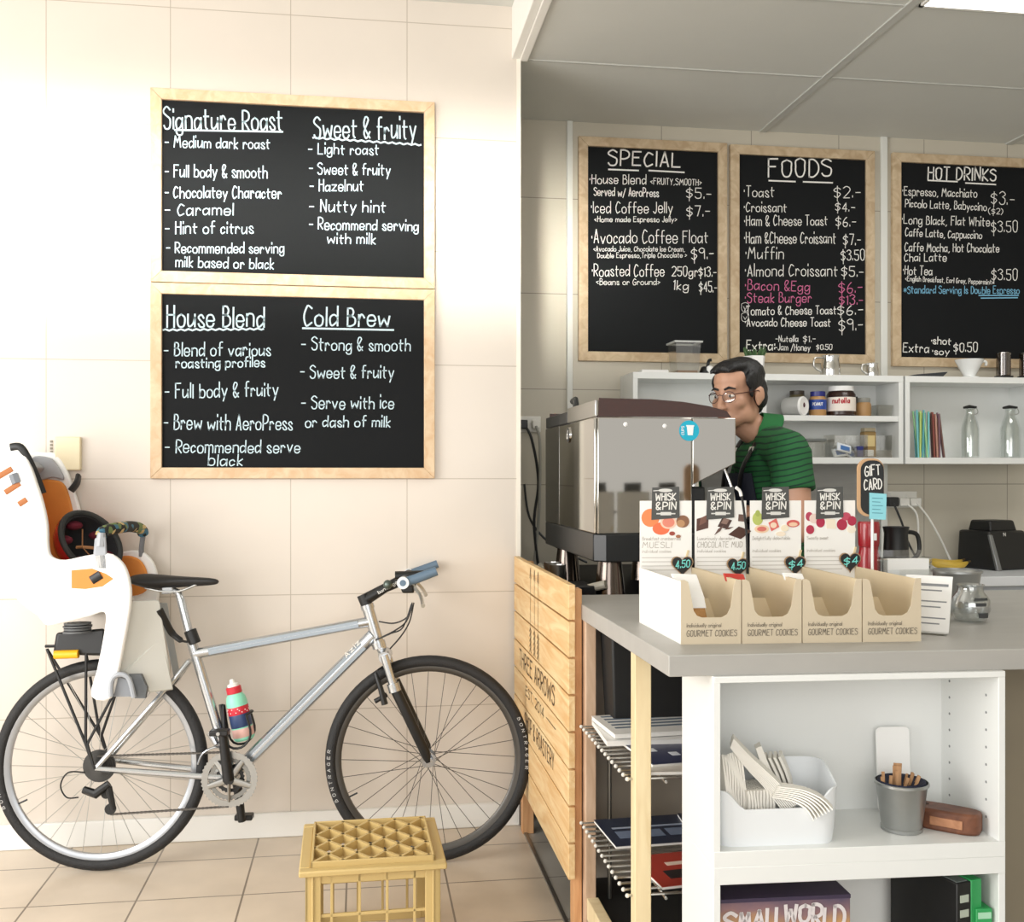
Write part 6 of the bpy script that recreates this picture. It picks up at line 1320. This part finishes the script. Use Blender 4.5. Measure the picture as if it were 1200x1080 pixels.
# face details
m_eyew = mat('eye_white', 'e4dcd4', .3); m_iris = mat('iris', '21150f', .2); m_lip = mat('lip', 'a8695c', .5)
for s in (1, -1):
    e = obj('eye', MB().ball(hp(.081, s * .031, -.002), (.007, .0125, .0058), 12, HQ), m_eyew, t)
    obj('iris', MB().ball(hp(.0858, s * .030, -.002), (.003, .0052, .0052), 10, HQ), m_iris, e)
    obj('eyebrow', MB().tube([hp(.090, s * .012, .021), hp(.090, s * .030, .027), hp(.078, s * .050, .021)], [.0035, .0045, .002], 8), m_hair, t)
obj('lips', MB().ball(hp(.0935, 0, -.067), (.005, .020, .0035), 12, HQ).ball(hp(.0925, 0, -.0745), (.005, .017, .0038), 12, HQ), m_lip, t)
# hair
B = MB()
E(-.026, 0, .066, (.097, .079, .066)); E(-.060, 0, .012, (.064, .074, .072)); E(.030, .004, .095, (.062, .058, .029)); E(.064, .010, .092, (.028, .044, .020)); E(.062, -.02, .088, (.026, .034, .016))
for s in (1, -1): E(-.002, s * .071, .046, (.050, .012, .036)); E(.016, s * .070, .012, (.012, .008, .026)); E(-.052, s * .058, -.014, (.032, .022, .040))
E(-.070, 0, -.045, (.035, .052, .034))
rnd = random.Random(5)
for k in range(16):
    l = rnd.uniform(-.05, .05); B.tube([hp(.0, l, .108), hp(.05, l * .95, .111 - abs(l) * .25), hp(.092, l * .85, .090 + rnd.uniform(-.006, .008) - abs(l) * .2)], [.010, .010, .003], 6)
remesh(obj('hair', B, m_hair, t), .0042, 3, .45)
# glasses
m_rim = mat('glasses_rim', '4a2a26', .3, metal=.3)
g = obj('glasses', MB().tube([hp(.101, .010, .001), hp(.103, 0, .004), hp(.101, -.010, .001)], .0014, 6), m_rim, t)
for s in (1, -1):
    ring_ = [hp(.101 - .010 * (abs(.032 + .022 * math.cos(2 * math.pi * k / 24)) / .05) ** 2, s * (.032 + .022 * math.cos(2 * math.pi * k / 24)), -.005 + .0185 * math.sin(2 * math.pi * k / 24)) for k in range(24)]
    obj('rim', MB().tube(ring_, .0013, 6, loop=True), m_rim, g); obj('lens', MB().add(ring_, [tuple(range(24))]), GL_, g, smooth=0)
    obj('temple', MB().tube([hp(.090, s * .054, .004), hp(.06, s * .074, .006), hp(-.005, s * .083, .010), hp(-.022, s * .083, -.004)], .0016, 6), m_rim, g)
# polo shirt
m_polo = bpy.data.materials.new('striped_polo'); m_polo.use_nodes = True
nn, LL = m_polo.node_tree.nodes, m_polo.node_tree.links; tc = nn.new('ShaderNodeTexCoord'); sp = nn.new('ShaderNodeSeparateXYZ'); LL.new(tc.outputs['Object'], sp.inputs[0])
def mth(op, a, b_=None, v=None):
    m_ = nn.new('ShaderNodeMath'); m_.operation = op; LL.new(a, m_.inputs[0])
    if b_ is not None: LL.new(b_, m_.inputs[1])
    elif v is not None: m_.inputs[1].default_value = v
    return m_.outputs[0]
zz = mth('ADD', sp.outputs['Z'], mth('MULTIPLY', sp.outputs['X'], v=-.22)); nz_ = nn.new('ShaderNodeTexNoise'); nz_.inputs['Scale'].default_value = 7; LL.new(tc.outputs['Object'], nz_.inputs['Vector'])
zz = mth('ADD', zz, mth('MULTIPLY', nz_.outputs['Fac'], v=.022)); st = mth('PINGPONG', zz, v=.0095); k_ = mth('LESS_THAN', st, v=.0026)
mx = nn.new('ShaderNodeMix'); mx.data_type = 'RGBA'; mx.inputs[6].default_value = (*lin('1f6234'), 1); mx.inputs[7].default_value = (*lin('0f3527'), 1); LL.new(k_, mx.inputs[0]); LL.new(mx.outputs[2], nn['Principled BSDF'].inputs['Base Color']); nn['Principled BSDF'].inputs['Roughness'].default_value = .85
B = MB()
for p, r in (((1.425, 3.45, 1.335), (.125, .19, .115)), ((1.412, 3.45, 1.22), (.128, .182, .15)), ((1.425, 3.455, 1.08), (.118, .168, .15)), ((1.445, 3.46, .98), (.118, .165, .08))): B.ball(p, r, 20)
for SH, EL, s in ((SHL, ELL, -1), (SHR, ELR, 1)):
    limb(B, [NB.lerp(SH, .35) + V((.0, 0, -.012)), SH + V((0, 0, -.012))], [.075, .072]); d = (EL - SH); B.tube([SH + V((0, 0, -.01)), SH + d * .28, SH + d * .52], [.074, .069, .071], 18)
remesh(obj('polo_shirt', B, m_polo, t), .0065, 5, .5)
m_coll = mat('polo_green', '226b38', .85)
ct = NB + V((-.022, 0, .026)); cax = (hp(-.03, 0, -.1) - ct).normalized(); cq = V((0, 0, 1)).rotation_difference(cax)
ring3 = []
for r, z in ((.063, .032), (.071, .014), (.092, -.030), (.089, -.034), (.067, .010), (.060, .030)):
    ring3.append([ct + cq @ V((r * 1.02 * math.cos(2 * math.pi * k / 28), r * math.sin(2 * math.pi * k / 28), z - .022 * max(0, -math.cos(2 * math.pi * k / 28)))) for k in range(28)])
obj('collar', MB().rings(ring3, loop=True), m_coll, t)
# apron with straps
m_apron = mat('navy_apron', '171c2c', .8)
def front(y, z):     # on the chest surface
    e = 1 - ((y - 3.45) / .21) ** 2; zz_ = max(0, 1 - ((z - 1.2) / .36) ** 2)
    return V((1.425 - .152 * math.sqrt(max(.02, e)) * (.55 + .45 * math.sqrt(zz_)) - .006, y, z))
rows = []
for i in range(9):
    z = 1.305 - i * .09; wd = .125 + .04 * min(1, i / 2); rows.append([front(3.45 + wd * (2 * k / 10 - 1), max(z, .93)) if z > .93 else V((front(3.45 + wd * (2 * k / 10 - 1), .93).x - .004, 3.45 + wd * (2 * k / 10 - 1), z)) for k in range(11)])
b = MB().rings(rows, closed=False, caps=False); o = obj('apron', b, m_apron, t); sm_ = o.modifiers.new('thickness', 'SOLIDIFY'); sm_.thickness = .006
for y, s in ((3.37, -1), (3.53, 1)):
    sx = [front(y, 1.25) + V((-.004, 0, 0)), front(y, 1.32) + V((.004, 0, 0)), V((1.325, y, 1.392)), V((1.347, y, 1.425)), V((1.375, y - s * .012, 1.45)), V((1.40, y - s * .02, 1.462))]
    st_ = obj('apron_strap', MB().tube(smooth_pts(sx, 4), .017, 8, flat=.3, up=(0, 1, 0)), m_blk, t)
    obj('strap_buckle', MB().hexa([sx[2] + V((-.010, d_ * .021, -.012)) + V((e_, 0, 0)) for d_, e_ in ((-1, 0), (1, 0), (1, .008), (-1, .008))], [sx[2] + V((-.004, d_ * .021, .004)) + V((e_, 0, 0)) for d_, e_ in ((-1, 0), (1, 0), (1, .008), (-1, .008))]), m_chrome, st_)
B = MB()
for s in (-1, 1): limb(B, [V((1.457, 3.46 + s * .08, .94)), V((1.45, 3.46 + s * .095, .5)), V((1.47, 3.46 + s * .10, .08))], [.098, .074, .058])
B.ball((1.46, 3.46, .93), (.118, .168, .10), 18); remesh(obj('trousers', B, m_dark, t), .009, 3)
for s in (-1, 1): obj('shoe', MB().ball((1.425, 3.46 + s * .10, .045), (.128, .05, .045), 16), m_blk, t)
